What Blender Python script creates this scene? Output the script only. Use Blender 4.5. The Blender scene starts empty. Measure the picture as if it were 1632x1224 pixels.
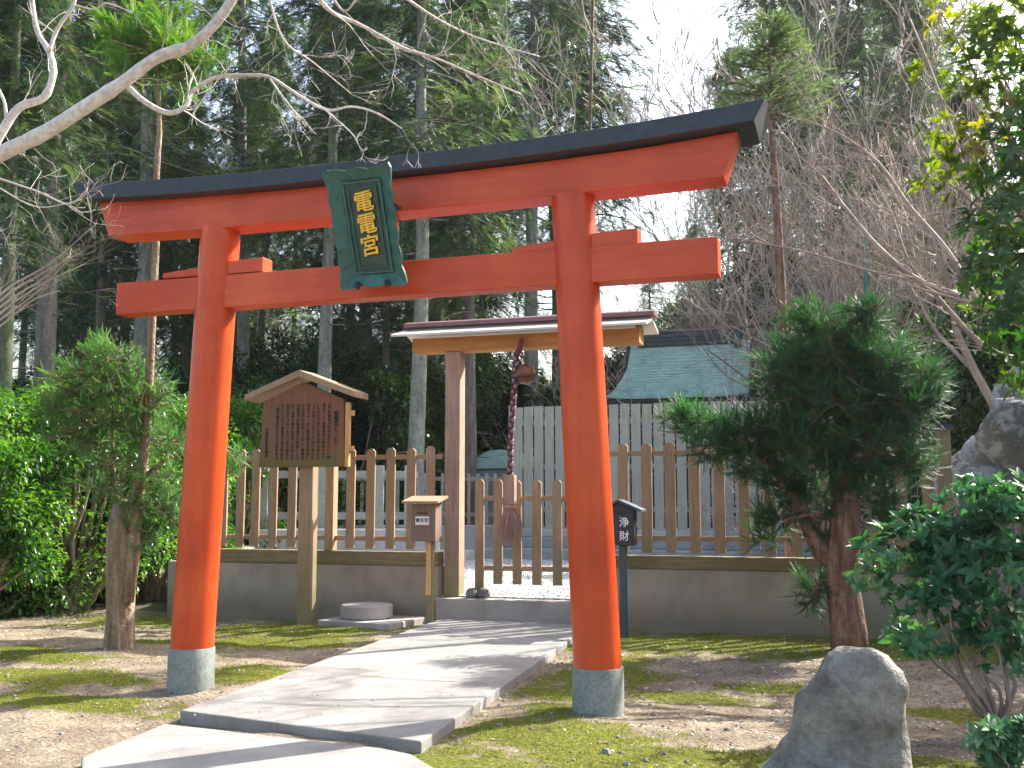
import bpy, math, random
import numpy as np
from mathutils import Vector, Matrix, noise
random.seed(7); rng = np.random.default_rng(11)
PI = math.pi
# ------------------------------------------------------------------ camera, world, sun
S = bpy.context.scene
COL = S.collection
TH, PH, FPX, EYE = math.radians(17.6), math.radians(6.2), 1700.0, 1.5
cam_d = bpy.data.cameras.new('camera'); cam = bpy.data.objects.new('camera', cam_d); COL.objects.link(cam)
cam.location = (0, 0, EYE); cam.rotation_euler = (PI/2+PH, 0, TH)
cam_d.sensor_width = 36; cam_d.lens = 36*FPX/1632; cam_d.clip_end = 600; cam_d.clip_start = 0.05
S.camera = cam
SUN_EL, SUN_AZ = math.radians(41), math.radians(52)      # azimuth counted from +x towards +y
sd = Vector((math.cos(SUN_EL)*math.cos(SUN_AZ), math.cos(SUN_EL)*math.sin(SUN_AZ), math.sin(SUN_EL)))
W = bpy.data.worlds.new('World'); S.world = W; W.use_nodes = True
wn = W.node_tree; bg = wn.nodes['Background']
sky = wn.nodes.new('ShaderNodeTexSky'); sky.sky_type = 'NISHITA'; sky.sun_disc = False
sky.sun_elevation = SUN_EL; sky.sun_rotation = PI/2-SUN_AZ
sky.air_density = 1.3; sky.dust_density = 4.5; sky.ozone_density = 1.0
wn.links.new(sky.outputs[0], bg.inputs[0]); bg.inputs[1].default_value = 0.15
sl = bpy.data.lights.new('sun', 'SUN'); sl.energy = 5.0; sl.angle = math.radians(0.5); sl.color = (1, .95, .86)
so = bpy.data.objects.new('sun', sl); COL.objects.link(so); so.rotation_euler = sd.to_track_quat('Z', 'Y').to_euler()
S.view_settings.view_transform = 'Standard'; S.view_settings.look = 'None'
S.view_settings.exposure = 1.5; S.view_settings.gamma = 1.0
S.cycles.max_bounces = 6; S.cycles.transparent_max_bounces = 4; S.cycles.use_denoising = True

# ------------------------------------------------------------------ measuring helper
RT = Vector((math.cos(TH), math.sin(TH), 0))
FW = Vector((-math.sin(TH)*math.cos(PH), math.cos(TH)*math.cos(PH), math.sin(PH)))
UP = RT.cross(FW)
def ray(px, py): return RT*((px-816)/FPX)+UP*((612-py)/FPX)+FW
def fp(px, py, y):
    d = ray(px, py); return Vector((0, 0, EYE))+d*(y/d.y)
def gp(px, py, z=0):
    d = ray(px, py); return Vector((0, 0, EYE))+d*((z-EYE)/d.z)

# ------------------------------------------------------------------ materials
def nmat(name):
    m = bpy.data.materials.new(name); m.use_nodes = True
    return m, m.node_tree.nodes, m.node_tree.links, m.node_tree.nodes['Principled BSDF']
def ramp(N, L, src, stops):
    r = N.new('ShaderNodeValToRGB'); e = r.color_ramp.elements
    while len(e) < len(stops): e.new(.5)
    for k, (p, c) in enumerate(stops):
        e[k].position = p; e[k].color = (*c, 1) if len(c) == 3 else c
    L.new(src, r.inputs[0]); return r.outputs[0]
def noisetex(N, L, scale, detail=5, stretch=(1, 1, 1), coord='Object', rough=.6):
    t = N.new('ShaderNodeTexCoord'); mp = N.new('ShaderNodeMapping'); mp.inputs['Scale'].default_value = stretch
    L.new(t.outputs[coord], mp.inputs[0]); n = N.new('ShaderNodeTexNoise')
    n.inputs['Scale'].default_value = scale; n.inputs['Detail'].default_value = detail; n.inputs['Roughness'].default_value = rough
    L.new(mp.outputs[0], n.inputs['Vector']); return n.outputs[0]
def mixc(N, L, fac, a, b, mode='MIX'):
    m = N.new('ShaderNodeMix'); m.data_type = 'RGBA'; m.blend_type = mode
    for sock, v in ((m.inputs[0], fac), (m.inputs[6], a), (m.inputs[7], b)):
        if isinstance(v, (int, float)): sock.default_value = v
        elif isinstance(v, tuple): sock.default_value = (*v, 1)
        else: L.new(v, sock)
    return m.outputs[2]
def bump(N, L, bs, src, strength=.3, dist=.01):
    b = N.new('ShaderNodeBump'); b.inputs['Strength'].default_value = strength; b.inputs['Distance'].default_value = dist
    L.new(src, b.inputs['Height']); L.new(b.outputs[0], bs.inputs['Normal'])
def mossy(m, z0, z1, col):
    N, L = m.node_tree.nodes, m.node_tree.links; b = N['Principled BSDF']; src = b.inputs['Base Color'].links[0].from_socket
    g = N.new('ShaderNodeNewGeometry'); sp = N.new('ShaderNodeSeparateXYZ'); L.new(g.outputs['Position'], sp.inputs[0])
    mr = N.new('ShaderNodeMapRange'); mr.inputs[1].default_value = z0; mr.inputs[2].default_value = z1; L.new(sp.outputs[2], mr.inputs[0])
    n = noisetex(N, L, 2.6, 6); ad = N.new('ShaderNodeMath'); ad.operation = 'SUBTRACT'; L.new(n, ad.inputs[0]); L.new(mr.outputs[0], ad.inputs[1])
    L.new(mixc(N, L, ramp(N, L, ad.outputs[0], [(-0.0, (0, 0, 0)), (.45, (.85, .85, .85))]), src, col), b.inputs['Base Color'])
def stone(name, c1, c2, c3, scale=3, rough=.9, bs=.5, fine=60, dist=.01, stretch=(1, 1, 1)):
    m, N, L, b = nmat(name)
    a = noisetex(N, L, scale, 6, stretch); f = noisetex(N, L, fine, 3)
    c = ramp(N, L, a, [(.3, c1), (.5, c2), (.7, c3)])
    c = mixc(N, L, .55, c, ramp(N, L, f, [(.35, (.45, .45, .45)), (.6, (1, 1, 1))]), 'MULTIPLY')
    L.new(c, b.inputs['Base Color']); b.inputs['Roughness'].default_value = rough
    bump(N, L, b, f, bs, dist); return m
def wood(name, c1, c2, c3, axis='z', scale=6, rough=.8, stain=None):
    m, N, L, b = nmat(name)
    st = {'z': (6, 6, .35), 'x': (.35, 6, 6), 'y': (6, .35, 6)}[axis]
    g = noisetex(N, L, scale, 6, st, rough=.7); l = noisetex(N, L, 1.7, 3)
    c = ramp(N, L, g, [(.3, c1), (.5, c2), (.72, c3)])
    c = mixc(N, L, ramp(N, L, l, [(.4, (0, 0, 0)), (.65, (.55, .55, .55))]), c, stain or c1)
    L.new(c, b.inputs['Base Color']); b.inputs['Roughness'].default_value = rough
    bump(N, L, b, g, .35, .006); return m
def leafmat(name, c1, c2, rough=.45, tl=.35, tc=None, spec=.5):
    m, N, L, b = nmat(name)
    a = N.new('ShaderNodeAttribute'); a.attribute_name = 'rnd'
    c = ramp(N, L, a.outputs['Fac'], [(0, c1), (.8, c2), (.97, (c2[0]*(1.5 if c2[1] > c2[0] else 1), c2[1]*1.05, c2[2])), (1, (min(c2[0]*1.9, c2[1]*1.0) if c2[1] > c2[0] else c2[0], c2[1]*1.1, c2[2]))])
    L.new(c, b.inputs['Base Color']); b.inputs['Roughness'].default_value = rough; b.inputs['Specular IOR Level'].default_value = spec
    if tl > 0:
        t = N.new('ShaderNodeBsdfTranslucent')
        tcn = mixc(N, L, 1.0, c, tc or (1.6, 2.0, .6), 'MULTIPLY'); L.new(tcn, t.inputs[0])
        mx = N.new('ShaderNodeMixShader'); mx.inputs[0].default_value = tl
        L.new(b.outputs[0], mx.inputs[1]); L.new(t.outputs[0], mx.inputs[2])
        L.new(mx.outputs[0], N['Material Output'].inputs[0])
    return m
def plain(name, c, rough=.5, metal=0, var=.25, scale=8, bs=.1):
    m, N, L, b = nmat(name)
    a = noisetex(N, L, scale, 5)
    col = ramp(N, L, a, [(.3, tuple(x*(1-var) for x in c)), (.7, tuple(min(1, x*(1+var)) for x in c))])
    L.new(col, b.inputs['Base Color']); b.inputs['Roughness'].default_value = rough; b.inputs['Metallic'].default_value = metal
    if bs: bump(N, L, b, a, bs, .005)
    return m

M = {}
def redpaint(name, stretch):
    m, N, L, b = nmat(name)
    g = noisetex(N, L, 5, 6, stretch, rough=.7); l = noisetex(N, L, 1.3, 5); sc = noisetex(N, L, 3.2, 8, (1.4, 1.4, .5), rough=.75)
    c = ramp(N, L, l, [(.28, (.44, .040, .006)), (.5, (.56, .062, .008)), (.72, (.66, .1, .02))])
    c = mixc(N, L, .55, c, ramp(N, L, g, [(.3, (.66, .58, .55)), (.62, (1, 1, 1))]), 'MULTIPLY')
    c = mixc(N, L, ramp(N, L, sc, [(.63, (0, 0, 0)), (.72, (.4, .4, .4))]), c, (.26, .05, .03))
    L.new(c, b.inputs['Base Color'])
    L.new(ramp(N, L, g, [(.3, (.44, .44, .44)), (.7, (.3, .3, .3))]), b.inputs['Roughness'])
    b.inputs['Specular IOR Level'].default_value = .45
    bump(N, L, b, g, .16, .004); return m
M['red'] = redpaint('vermilion_lacquer_pillar', (4, 4, .3))
M['redx'] = redpaint('vermilion_lacquer_beam', (.3, 4, 4))
M['black'] = plain('black_roof_lacquer', (.024, .032, .042), .5, 0, .35, 12, .15)
M['sleeve'] = stone('grey_green_sleeve', (.17, .19, .175), (.225, .25, .23), (.29, .31, .285), 4, .75, .2, 40)
M['plaque'] = plain('dark_green_plaque', (.034, .115, .105), .45, 0, .35, 9, .15)
M['plaque2'] = plain('deep_green_panel', (.03, .07, .058), .5, 0, .3, 9, .1)
M['gold'] = plain('gold_leaf', (.78, .5, .07), .35, .25, .15, 30, .1)
M['ink'] = plain('black_ink', (.02, .015, .015), .7, 0, .2, 40, 0)
M['white'] = plain('white_paint', (.8, .8, .82), .6, 0, .05, 30, 0)
M['pick'] = wood('weathered_brown_pine', (.24, .15, .085), (.37, .24, .145), (.48, .34, .22), 'z', stain=(.26, .18, .1))
M['pickx'] = wood('weathered_brown_rail', (.24, .15, .09), (.36, .235, .145), (.46, .33, .22), 'x', stain=(.24, .17, .11))
M['cop'] = wood('mossy_coping_beam', (.13, .10, .045), (.23, .17, .09), (.32, .23, .14), 'x', stain=(.11, .11, .04))
M['post'] = wood('pinkish_cedar_post', (.27, .165, .12), (.38, .24, .185), (.48, .32, .25), 'z', stain=(.16, .13, .07))
M['orange'] = wood('orange_gate_beam', (.34, .15, .04), (.45, .2, .055), (.55, .27, .08), 'x', 5, stain=(.3, .14, .05))
M['pale'] = wood('pale_cream_board', (.6, .53, .45), (.7, .63, .55), (.78, .72, .64), 'x', 5, stain=(.55, .48, .42))
M['plum'] = plain('plum_ridge_metal', (.17, .08, .085), .5, 0, .2, 6, .1)
M['grey'] = wood('silver_grey_plank', (.29, .27, .22), (.41, .385, .32), (.5, .475, .41), 'z', 5, stain=(.3, .3, .26))
M['greyx'] = wood('silver_grey_rail', (.27, .27, .24), (.37, .37, .33), (.46, .46, .41), 'x', 5, stain=(.3, .3, .26))
M['fresh'] = wood('fresh_orange_batten', (.55, .3, .1), (.68, .4, .15), (.78, .5, .2), 'z', 5)
M['board'] = boardmat() if False else wood('red_brown_notice_wood', (.15, .062, .036), (.22, .09, .05), (.29, .125, .07), 'z', 5, stain=(.2, .11, .06))
mossy(M['board'], 1.8, 2.75, (.13, .13, .03)); mossy(M['pick'], .3, 1.9, (.2, .17, .08)); mossy(M['post'], .3, 2.2, (.2, .18, .085))
M['bark'] = stone('grey_cedar_bark', (.11, .09, .075), (.21, .18, .155), (.32, .29, .25), 3, .95, .9, 14, .03, (3, 3, .4))
M['barkg'] = stone('pale_lichen_bark', (.17, .17, .14), (.28, .28, .24), (.38, .39, .34), 3, .95, .8, 12, .02, (3, 3, .5))
M['barkmoss'] = stone('green_mossy_bark', (.06, .075, .04), (.12, .14, .075), (.17, .2, .12), 3, .95, .8, 12, .02, (3, 3, .5))
M['barkr'] = stone('red_brown_bark', (.09, .045, .028), (.2, .11, .07), (.34, .22, .15), 6, .95, .9, 18, .03, (3, 3, .35))
M['barkt'] = stone('tan_stringy_bark', (.13, .085, .05), (.25, .175, .11), (.42, .32, .23), 6, .95, .9, 22, .03, (3.5, 3.5, .3))
M['branch'] = stone('smooth_pale_branch', (.42, .36, .31), (.62, .56, .51), (.76, .71, .67), 2.5, .65, .3, 30, .006)
M['twig'] = plain('pinkish_twig', (.42, .35, .29), .8, 0, .4, 3, 0)
M['twigb'] = plain('brown_twig', (.3, .23, .18), .8, 0, .4, 3, 0)
M['rock'] = stone('grey_boulder', (.09, .095, .08), (.19, .185, .165), (.3, .285, .25), 4.5, .85, .9, 24, .03)
M['metalpole'] = plain('teal_metal_pole', (.1, .2, .2), .5, .3, .2, 5, 0)
M['bronze'] = plain('brown_bronze', (.2, .085, .045), .45, .4, .3, 10, .1)
M['rope_r'] = plain('crimson_cord', (.15, .03, .04), .9, 0, .2, 60, .2)
M['rope_w'] = plain('faded_white_cord', (.3, .23, .235), .9, 0, .2, 60, .2)
M['rope_p'] = plain('purple_cord', (.1, .03, .06), .85, 0, .2, 60, .2)
M['tassel'] = plain('faded_pink_thread', (.38, .23, .18), .9, 0, .3, 30, 0)
M['dark'] = plain('black_painted_box', (.018, .024, .034), .45, 0, .3, 8, .1)
M['slate'] = plain('slate_post_paint', (.045, .07, .08), .5, 0, .25, 8, .1)
M['fascia'] = plain('dark_eave_timber', (.02, .017, .017), .6, 0, .3, 8, .1)
M['litter'] = leafmat('dry_leaf_litter', (.16, .1, .06), (.5, .44, .38), .7, .1, (1, 1, 1))
M['moss_t'] = leafmat('moss_tuft', (.09, .12, .012), (.2, .25, .025), .8, .3, (1.3, 1.3, .6))
M['cedarleaf'] = leafmat('dark_cedar_foliage', (.016, .045, .024), (.075, .125, .055), .5, .35, (1.9, 2.0, 1.1), .4)
M['understory'] = leafmat('glossy_dark_evergreen_leaf', (.016, .042, .018), (.06, .11, .035), .22, .25, (2.0, 2.6, .8), .6)
M['hedge'] = leafmat('glossy_camellia_leaf', (.022, .08, .018), (.12, .23, .045), .22, .35, (1.7, 2.2, .5), .6)
M['ycedar'] = leafmat('young_cedar_needle', (.05, .13, .045), (.14, .26, .1), .5, .4, (1.4, 1.9, .7))
M['tuft'] = leafmat('bright_top_needle', (.06, .15, .04), (.15, .27, .07), .5, .4, (1.5, 1.8, .6))
M['dcon'] = leafmat('deep_green_fir_needle', (.015, .072, .034), (.055, .155, .06), .5, .33, (1.4, 1.8, .8))
M['pieris'] = leafmat('blue_green_whorled_leaf', (.025, .1, .045), (.075, .2, .09), .38, .25, (1.3, 1.8, .7), .45)
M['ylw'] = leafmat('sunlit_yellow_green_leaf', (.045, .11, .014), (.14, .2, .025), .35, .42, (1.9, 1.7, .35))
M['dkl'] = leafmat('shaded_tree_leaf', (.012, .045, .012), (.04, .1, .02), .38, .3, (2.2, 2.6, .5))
M['thinleaf'] = leafmat('airy_cedar_spray', (.045, .09, .045), (.12, .18, .085), .5, .4, (1.8, 2, 1))

# concrete wall
def concrete(name, c1, c2, c3, low=None):
    m, N, L, b = nmat(name)
    a = noisetex(N, L, 1.6, 8, (1, 1, .6)); f = noisetex(N, L, 120, 3); s = noisetex(N, L, 2.2, 8, (1.6, 1.6, .9))
    c = ramp(N, L, a, [(.3, c1), (.5, c2), (.7, c3)])
    c = mixc(N, L, .6, c, ramp(N, L, f, [(.35, (.5, .5, .5)), (.6, (1, 1, 1))]), 'MULTIPLY')
    c = mixc(N, L, ramp(N, L, s, [(.5, (0, 0, 0)), (.68, (.6, .6, .6))]), c, tuple(x*.6 for x in c2))
    if low:
        g = N.new('ShaderNodeNewGeometry'); sp = N.new('ShaderNodeSeparateXYZ'); L.new(g.outputs['Position'], sp.inputs[0])
        ad = N.new('ShaderNodeMath'); ad.operation = 'MULTIPLY_ADD'; L.new(a, ad.inputs[0]); ad.inputs[1].default_value = -.6
        aq = N.new('ShaderNodeMath'); aq.operation = 'ADD'; aq.inputs[1].default_value = .22; L.new(sp.outputs[2], aq.inputs[0]); L.new(aq.outputs[0], ad.inputs[2])
        c = mixc(N, L, ramp(N, L, ad.outputs[0], [(0, (.6, .6, .6)), (.3, (0, 0, 0))]), c, low)
    L.new(c, b.inputs['Base Color']); b.inputs['Roughness'].default_value = .95
    bump(N, L, b, f, .5, .006); return m
M['conc'] = concrete('aged_brown_concrete', (.31, .265, .205), (.4, .345, .275), (.48, .42, .34), (.14, .12, .06))
M['slab'] = concrete('pale_granite_slab', (.22, .21, .195), (.3, .288, .27), (.36, .345, .33))
M['step'] = concrete('granite_step', (.33, .3, .27), (.42, .38, .34), (.5, .46, .42))
M['stonepale'] = concrete('pale_stone_kerb', (.45, .44, .42), (.55, .54, .51), (.62, .61, .58))
M['mono'] = concrete('blue_grey_stone', (.26, .28, .29), (.34, .36, .37), (.42, .44, .45))

def groundmat():
    m, N, L, b = nmat('moss_and_dirt')
    at = N.new('ShaderNodeAttribute'); at.attribute_name = 'moss'
    n1 = noisetex(N, L, 2.2, 9, coord='Object'); n2 = noisetex(N, L, 30, 6); n3 = noisetex(N, L, 140, 3)
    dirt = ramp(N, L, n2, [(.3, (.16, .125, .085)), (.5, (.26, .21, .145)), (.68, (.4, .35, .26))])
    dirt = mixc(N, L, ramp(N, L, n1, [(.4, (0, 0, 0)), (.62, (.75, .75, .75))]), dirt, (.12, .085, .06))
    dirt = mixc(N, L, ramp(N, L, n3, [(.62, (0, 0, 0)), (.7, (.8, .8, .8))]), dirt, (.5, .45, .4))
    moss = ramp(N, L, n2, [(.3, (.05, .055, .008)), (.5, (.12, .13, .015)), (.7, (.22, .22, .03))])
    moss = mixc(N, L, .5, moss, ramp(N, L, n3, [(.3, (.45, .45, .4)), (.6, (1, 1, 1))]), 'MULTIPLY')
    ad = N.new('ShaderNodeMath'); ad.operation = 'MULTIPLY_ADD'; L.new(n2, ad.inputs[0]); ad.inputs[1].default_value = .7
    L.new(at.outputs['Fac'], ad.inputs[2])
    f = ramp(N, L, ad.outputs[0], [(.78, (0, 0, 0)), (.95, (1, 1, 1))])
    L.new(mixc(N, L, f, dirt, moss), b.inputs['Base Color']); b.inputs['Roughness'].default_value = .95
    b.inputs['Specular IOR Level'].default_value = .2
    bump(N, L, b, n2, .9, .03); return m
M['ground'] = groundmat()
def gravelmat():
    m, N, L, b = nmat('white_gravel')
    t = N.new('ShaderNodeTexCoord'); v = N.new('ShaderNodeTexVoronoi'); v.inputs['Scale'].default_value = 34
    L.new(t.outputs['Object'], v.inputs['Vector'])
    L.new(ramp(N, L, v.outputs['Color'], [(.1, (.26, .27, .28)), (.5, (.5, .51, .52)), (.9, (.72, .73, .74))]), b.inputs['Base Color'])
    bump(N, L, b, v.outputs['Distance'], 1, .03); b.inputs['Roughness'].default_value = .85; return m
M['gravel'] = gravelmat()
def coppermat():
    m, N, L, b = nmat('verdigris_copper_sheet')
    a = noisetex(N, L, 2.5, 6, (1, 1, 1)); g = noisetex(N, L, 5, 6, (.6, 8, 8)); s = noisetex(N, L, 4, 5, (4, .4, .4))
    c = ramp(N, L, g, [(.3, (.28, .43, .4)), (.5, (.42, .6, .57)), (.7, (.58, .72, .69))])
    c = mixc(N, L, ramp(N, L, a, [(.5, (0, 0, 0)), (.7, (.5, .5, .5))]), c, (.2, .23, .2))
    c = mixc(N, L, ramp(N, L, s, [(.66, (0, 0, 0)), (.72, (.4, .4, .4))]), c, (.3, .2, .14))
    L.new(c, b.inputs['Base Color']); b.inputs['Roughness'].default_value = .28; b.inputs['Metallic'].default_value = .1
    bump(N, L, b, a, .2, .02); return m
M['copper'] = coppermat()
def rockwall():
    m, N, L, b = nmat('lichen_rock_face')
    a = noisetex(N, L, 1.6, 8); l = noisetex(N, L, 3.5, 10, rough=.75); f = noisetex(N, L, 25, 5)
    c = ramp(N, L, a, [(.3, (.1, .095, .08)), (.5, (.19, .18, .15)), (.7, (.3, .28, .24))])
    c = mixc(N, L, ramp(N, L, l, [(.47, (0, 0, 0)), (.52, (.9, .9, .9))]), c, (.38, .38, .37))
    c = mixc(N, L, ramp(N, L, a, [(.57, (0, 0, 0)), (.66, (.85, .85, .85))]), c, (.11, .12, .03))
    L.new(c, b.inputs['Base Color']); b.inputs['Roughness'].default_value = .9; bump(N, L, b, f, .8, .04); return m
M['rockw'] = rockwall()
M['floor'] = stone('forest_floor', (.03, .035, .015), (.07, .065, .03), (.12, .1, .06), 1.5, .95, .8, 20, .05)

# ------------------------------------------------------------------ object helpers
def tag(o, label=None, cat=None, group=None, kind=None):
    if label: o['label'] = label
    if cat: o['category'] = cat
    if group: o['group'] = group
    if kind: o['kind'] = kind
    return o
def thing(name, label, cat, loc=(0, 0, 0), rz=0, group=None):
    o = bpy.data.objects.new(name, None); COL.objects.link(o); o.location = loc; o.rotation_euler = (0, 0, rz)
    o.empty_display_size = .1
    return tag(o, label, cat, group)
class MB:
    def __init__(s): s.v = []; s.f = []; s.mi = []; s.m = 0
    def add(s, vs, fs):
        n = len(s.v); s.v += [tuple(v) for v in vs]
        for f in fs: s.f.append([n+i for i in f]); s.mi.append(s.m)
        return s
    def box(s, x0, x1, y0, y1, z0, z1, T=None):
        vs = [Vector(p) for p in ((x0, y0, z0), (x1, y0, z0), (x1, y1, z0), (x0, y1, z0), (x0, y0, z1), (x1, y0, z1), (x1, y1, z1), (x0, y1, z1))]
        if T: vs = [T @ v for v in vs]
        return s.add(vs, [(0, 3, 2, 1), (4, 5, 6, 7), (0, 1, 5, 4), (1, 2, 6, 5), (2, 3, 7, 6), (3, 0, 4, 7)])
    def prism(s, poly, y0, y1, plane='xz', T=None):     # poly counter-clockwise seen from -y (xz) or from above (xy)
        n = len(poly)
        if plane == 'xz': A = [Vector((a, y0, b)) for a, b in poly]; B = [Vector((a, y1, b)) for a, b in poly]
        elif plane == 'yz': A = [Vector((y0, a, b)) for a, b in poly]; B = [Vector((y1, a, b)) for a, b in poly]
        else: A = [Vector((a, b, y1)) for a, b in poly]; B = [Vector((a, b, y0)) for a, b in poly]
        if T: A = [T @ v for v in A]; B = [T @ v for v in B]
        return s.add(A+B, [tuple(range(n)), tuple(range(2*n-1, n-1, -1))]+[(i, i+n, (i+1) % n+n, (i+1) % n) for i in range(n)])
    def tube(s, pts, rad, n=8, cap=True):
        pts = [Vector(p) for p in pts]
        if not isinstance(rad, (list, tuple)): rad = [rad]*len(pts)
        rings = []; ref = None
        for i, p in enumerate(pts):
            d = (pts[min(i+1, len(pts)-1)]-pts[max(i-1, 0)]).normalized()
            if ref is None: ref = d.orthogonal().normalized()
            ref = (ref-d*ref.dot(d)); ref = ref.normalized() if ref.length > 1e-6 else d.orthogonal().normalized()
            b = d.cross(ref)
            rings.append([p+(ref*math.cos(2*PI*k/n)+b*math.sin(2*PI*k/n))*rad[i] for k in range(n)])
        vs = [v for r in rings for v in r]; fs = []
        for i in range(len(pts)-1):
            for k in range(n):
                a = i*n+k; b_ = i*n+(k+1) % n; fs.append((a, b_, b_+n, a+n))
        if cap: fs += [tuple(range(n-1, -1, -1)), tuple(range(len(vs)-n, len(vs)))]
        return s.add(vs, fs)
    def lathe(s, prof, c, n=32):
        vs = [(c[0]+r*math.cos(2*PI*k/n), c[1]+r*math.sin(2*PI*k/n), c[2]+z) for r, z in prof for k in range(n)]
        fs = []
        for i in range(len(prof)-1):
            for k in range(n):
                a = i*n+k; b_ = i*n+(k+1) % n; fs.append((a, b_, b_+n, a+n))
        fs += [tuple(range(n-1, -1, -1)), tuple(range(len(vs)-n, len(vs)))]
        return s.add(vs, fs)
    def build(s, name, mats, parent=None, bevel=0, smooth=False, label=None, seg=2):
        me = bpy.data.meshes.new(name); me.from_pydata(s.v, [], s.f); me.update()
        for m in (mats if isinstance(mats, list) else [mats]): me.materials.append(m)
        if s.m: me.polygons.foreach_set('material_index', s.mi)
        if smooth: me.shade_smooth() if hasattr(me, 'shade_smooth') else me.polygons.foreach_set('use_smooth', [True]*len(me.polygons))
        o = bpy.data.objects.new(name, me); COL.objects.link(o)
        if parent: o.parent = parent
        if label: o['label'] = label
        if bevel:
            b = o.modifiers.new('bevel', 'BEVEL'); b.width = bevel; b.segments = seg; b.limit_method = 'ANGLE'; b.angle_limit = math.radians(40)
        return o
def smooth_angle(o, deg=40):
    me = o.data; me.shade_smooth(); me.set_sharp_from_angle(angle=math.radians(deg))
def copy_tree(o, parent=None):
    c = o.copy(); COL.objects.link(c)
    if parent: c.parent = parent
    for ch in list(o.children): copy_tree(ch, c)
    return c
def npmesh(name, verts, faces, rnd, mat, parent=None, smooth=False):
    me = bpy.data.meshes.new(name); k = faces.shape[1]
    me.vertices.add(len(verts)); me.vertices.foreach_set('co', verts.astype(np.float32).ravel())
    me.loops.add(faces.size); me.loops.foreach_set('vertex_index', faces.astype(np.int32).ravel())
    me.polygons.add(len(faces)); me.polygons.foreach_set('loop_start', np.arange(0, faces.size, k, dtype=np.int32))
    me.update(calc_edges=True)
    if rnd is not None:
        a = me.attributes.new('rnd', 'FLOAT', 'FACE'); a.data.foreach_set('value', rnd.astype(np.float32))
    if smooth: me.shade_smooth()
    me.materials.append(mat)
    o = bpy.data.objects.new(name, me); COL.objects.link(o)
    if parent: o.parent = parent
    return o
def frames(d, up=None):
    d = d/np.maximum(np.linalg.norm(d, axis=1, keepdims=True), 1e-9)
    r = rng.normal(size=d.shape) if up is None else up+rng.normal(size=d.shape)*.25
    x = np.cross(d, r); x /= np.maximum(np.linalg.norm(x, axis=1, keepdims=True), 1e-9)
    z = np.cross(x, d)
    return np.stack([x, d, z], axis=2)      # columns: side, along, normal
def scatter(name, tv, tf, pos, d, scale, mat, parent=None, up=None, rnd=None):
    n = len(pos); R = frames(d, up)
    v = np.einsum('nij,kj->nki', R, tv)*np.asarray(scale).reshape(-1, 1, 1)+pos[:, None, :]
    f = tf[None]+(np.arange(n)*len(tv))[:, None, None]
    if rnd is None: rnd = rng.random(n)
    rr = np.clip(np.repeat(rnd, len(tf))+rng.normal(size=n*len(tf))*.12, 0, 1)
    return npmesh(name, v.reshape(-1, 3), f.reshape(-1, tf.shape[1]), rr, mat, parent)
# templates (side x, along y, normal z)
def t_leaf(w=.45, fold=.12, droop=.1):
    v = np.array([[0, 0, 0], [-w/2, .35, fold], [-w*.36, .7, fold*.7-droop*.4], [0, 1, -droop], [w*.36, .7, fold*.7-droop*.4], [w/2, .35, fold], [0, .5, 0]])
    f = np.array([[6, 0, 1], [6, 1, 2], [6, 2, 3], [6, 3, 4], [6, 4, 5], [6, 5, 0]]); f = f[:, ::-1]; return v, f
def t_diamond(w=.5):
    v = np.array([[0, 0, 0], [w/2, .45, .08], [0, 1, -.05], [-w/2, .45, .08]]); return v, np.array([[0, 1, 2, 3]])
def t_whorl(n=7, w=.36, tilt=.25):
    lv, lf = t_leaf(w); V = []; Fs = []
    for k in range(n):
        a = 2*PI*k/n+random.uniform(-.2, .2); el = tilt+random.uniform(-.45, .45); s = random.uniform(.55, 1.15)
        ca, sa, ce, se = math.cos(a), math.sin(a), math.cos(el), math.sin(el)
        out = np.array([ca*ce, se, sa*ce]); side = np.array([-sa, 0, ca]); nrm = np.cross(side, out)
        V.append((lv[:, :1]*side+lv[:, 1:2]*out+lv[:, 2:3]*nrm)*s); Fs.append(lf+k*len(lv))
    return np.concatenate(V), np.concatenate(Fs)
def t_spray(n=12, L=.34, w=.05, spread=.9):          # flat feathery cedar spray of thin triangles
    V = []; Fs = []
    for k in range(n):
        t = k/n; s = -1 if k % 2 else 1; a = spread*(1-.55*t)*s*random.uniform(.7, 1.1); b = random.uniform(-.45, .35)
        l = L*(1.15-.6*t)*random.uniform(.8, 1.15)
        p = np.array([0, t*.85, -.12*t*t]); d = np.array([math.sin(a), math.cos(a), b]); side = np.cross(d, [0, 0, 1.]); side /= np.linalg.norm(side)
        V += [p-side*w/2, p+side*w/2, p+d*l]; Fs.append([3*k, 3*k+1, 3*k+2])
    return np.array(V), np.array(Fs)
def t_brush(n=34, L=.2, w=.03, tip=.0):                   # needle-covered branchlet
    V = []; Fs = []
    for k in range(n):
        t = k/n; a = k*2.4; el = .75-.45*t
        p = np.array([0, t, .14*t*t]); d = np.array([math.cos(a)*math.sin(el), math.cos(el), math.sin(a)*math.sin(el)])
        side = np.cross(d, [.3, .2, 1.]); side /= np.linalg.norm(side); l = L*(1.1-.45*t)*random.uniform(.8, 1.2)
        V += [p-side*w/2, p+side*w/2, p+d*l]; Fs.append([3*k, 3*k+1, 3*k+2])
    return np.array(V), np.array(Fs)
def nz(p, s=1.0, seed=0): return noise.noise(Vector((p[0]*s+seed*13.1, p[1]*s+seed*7.7, p[2]*s)))

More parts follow.
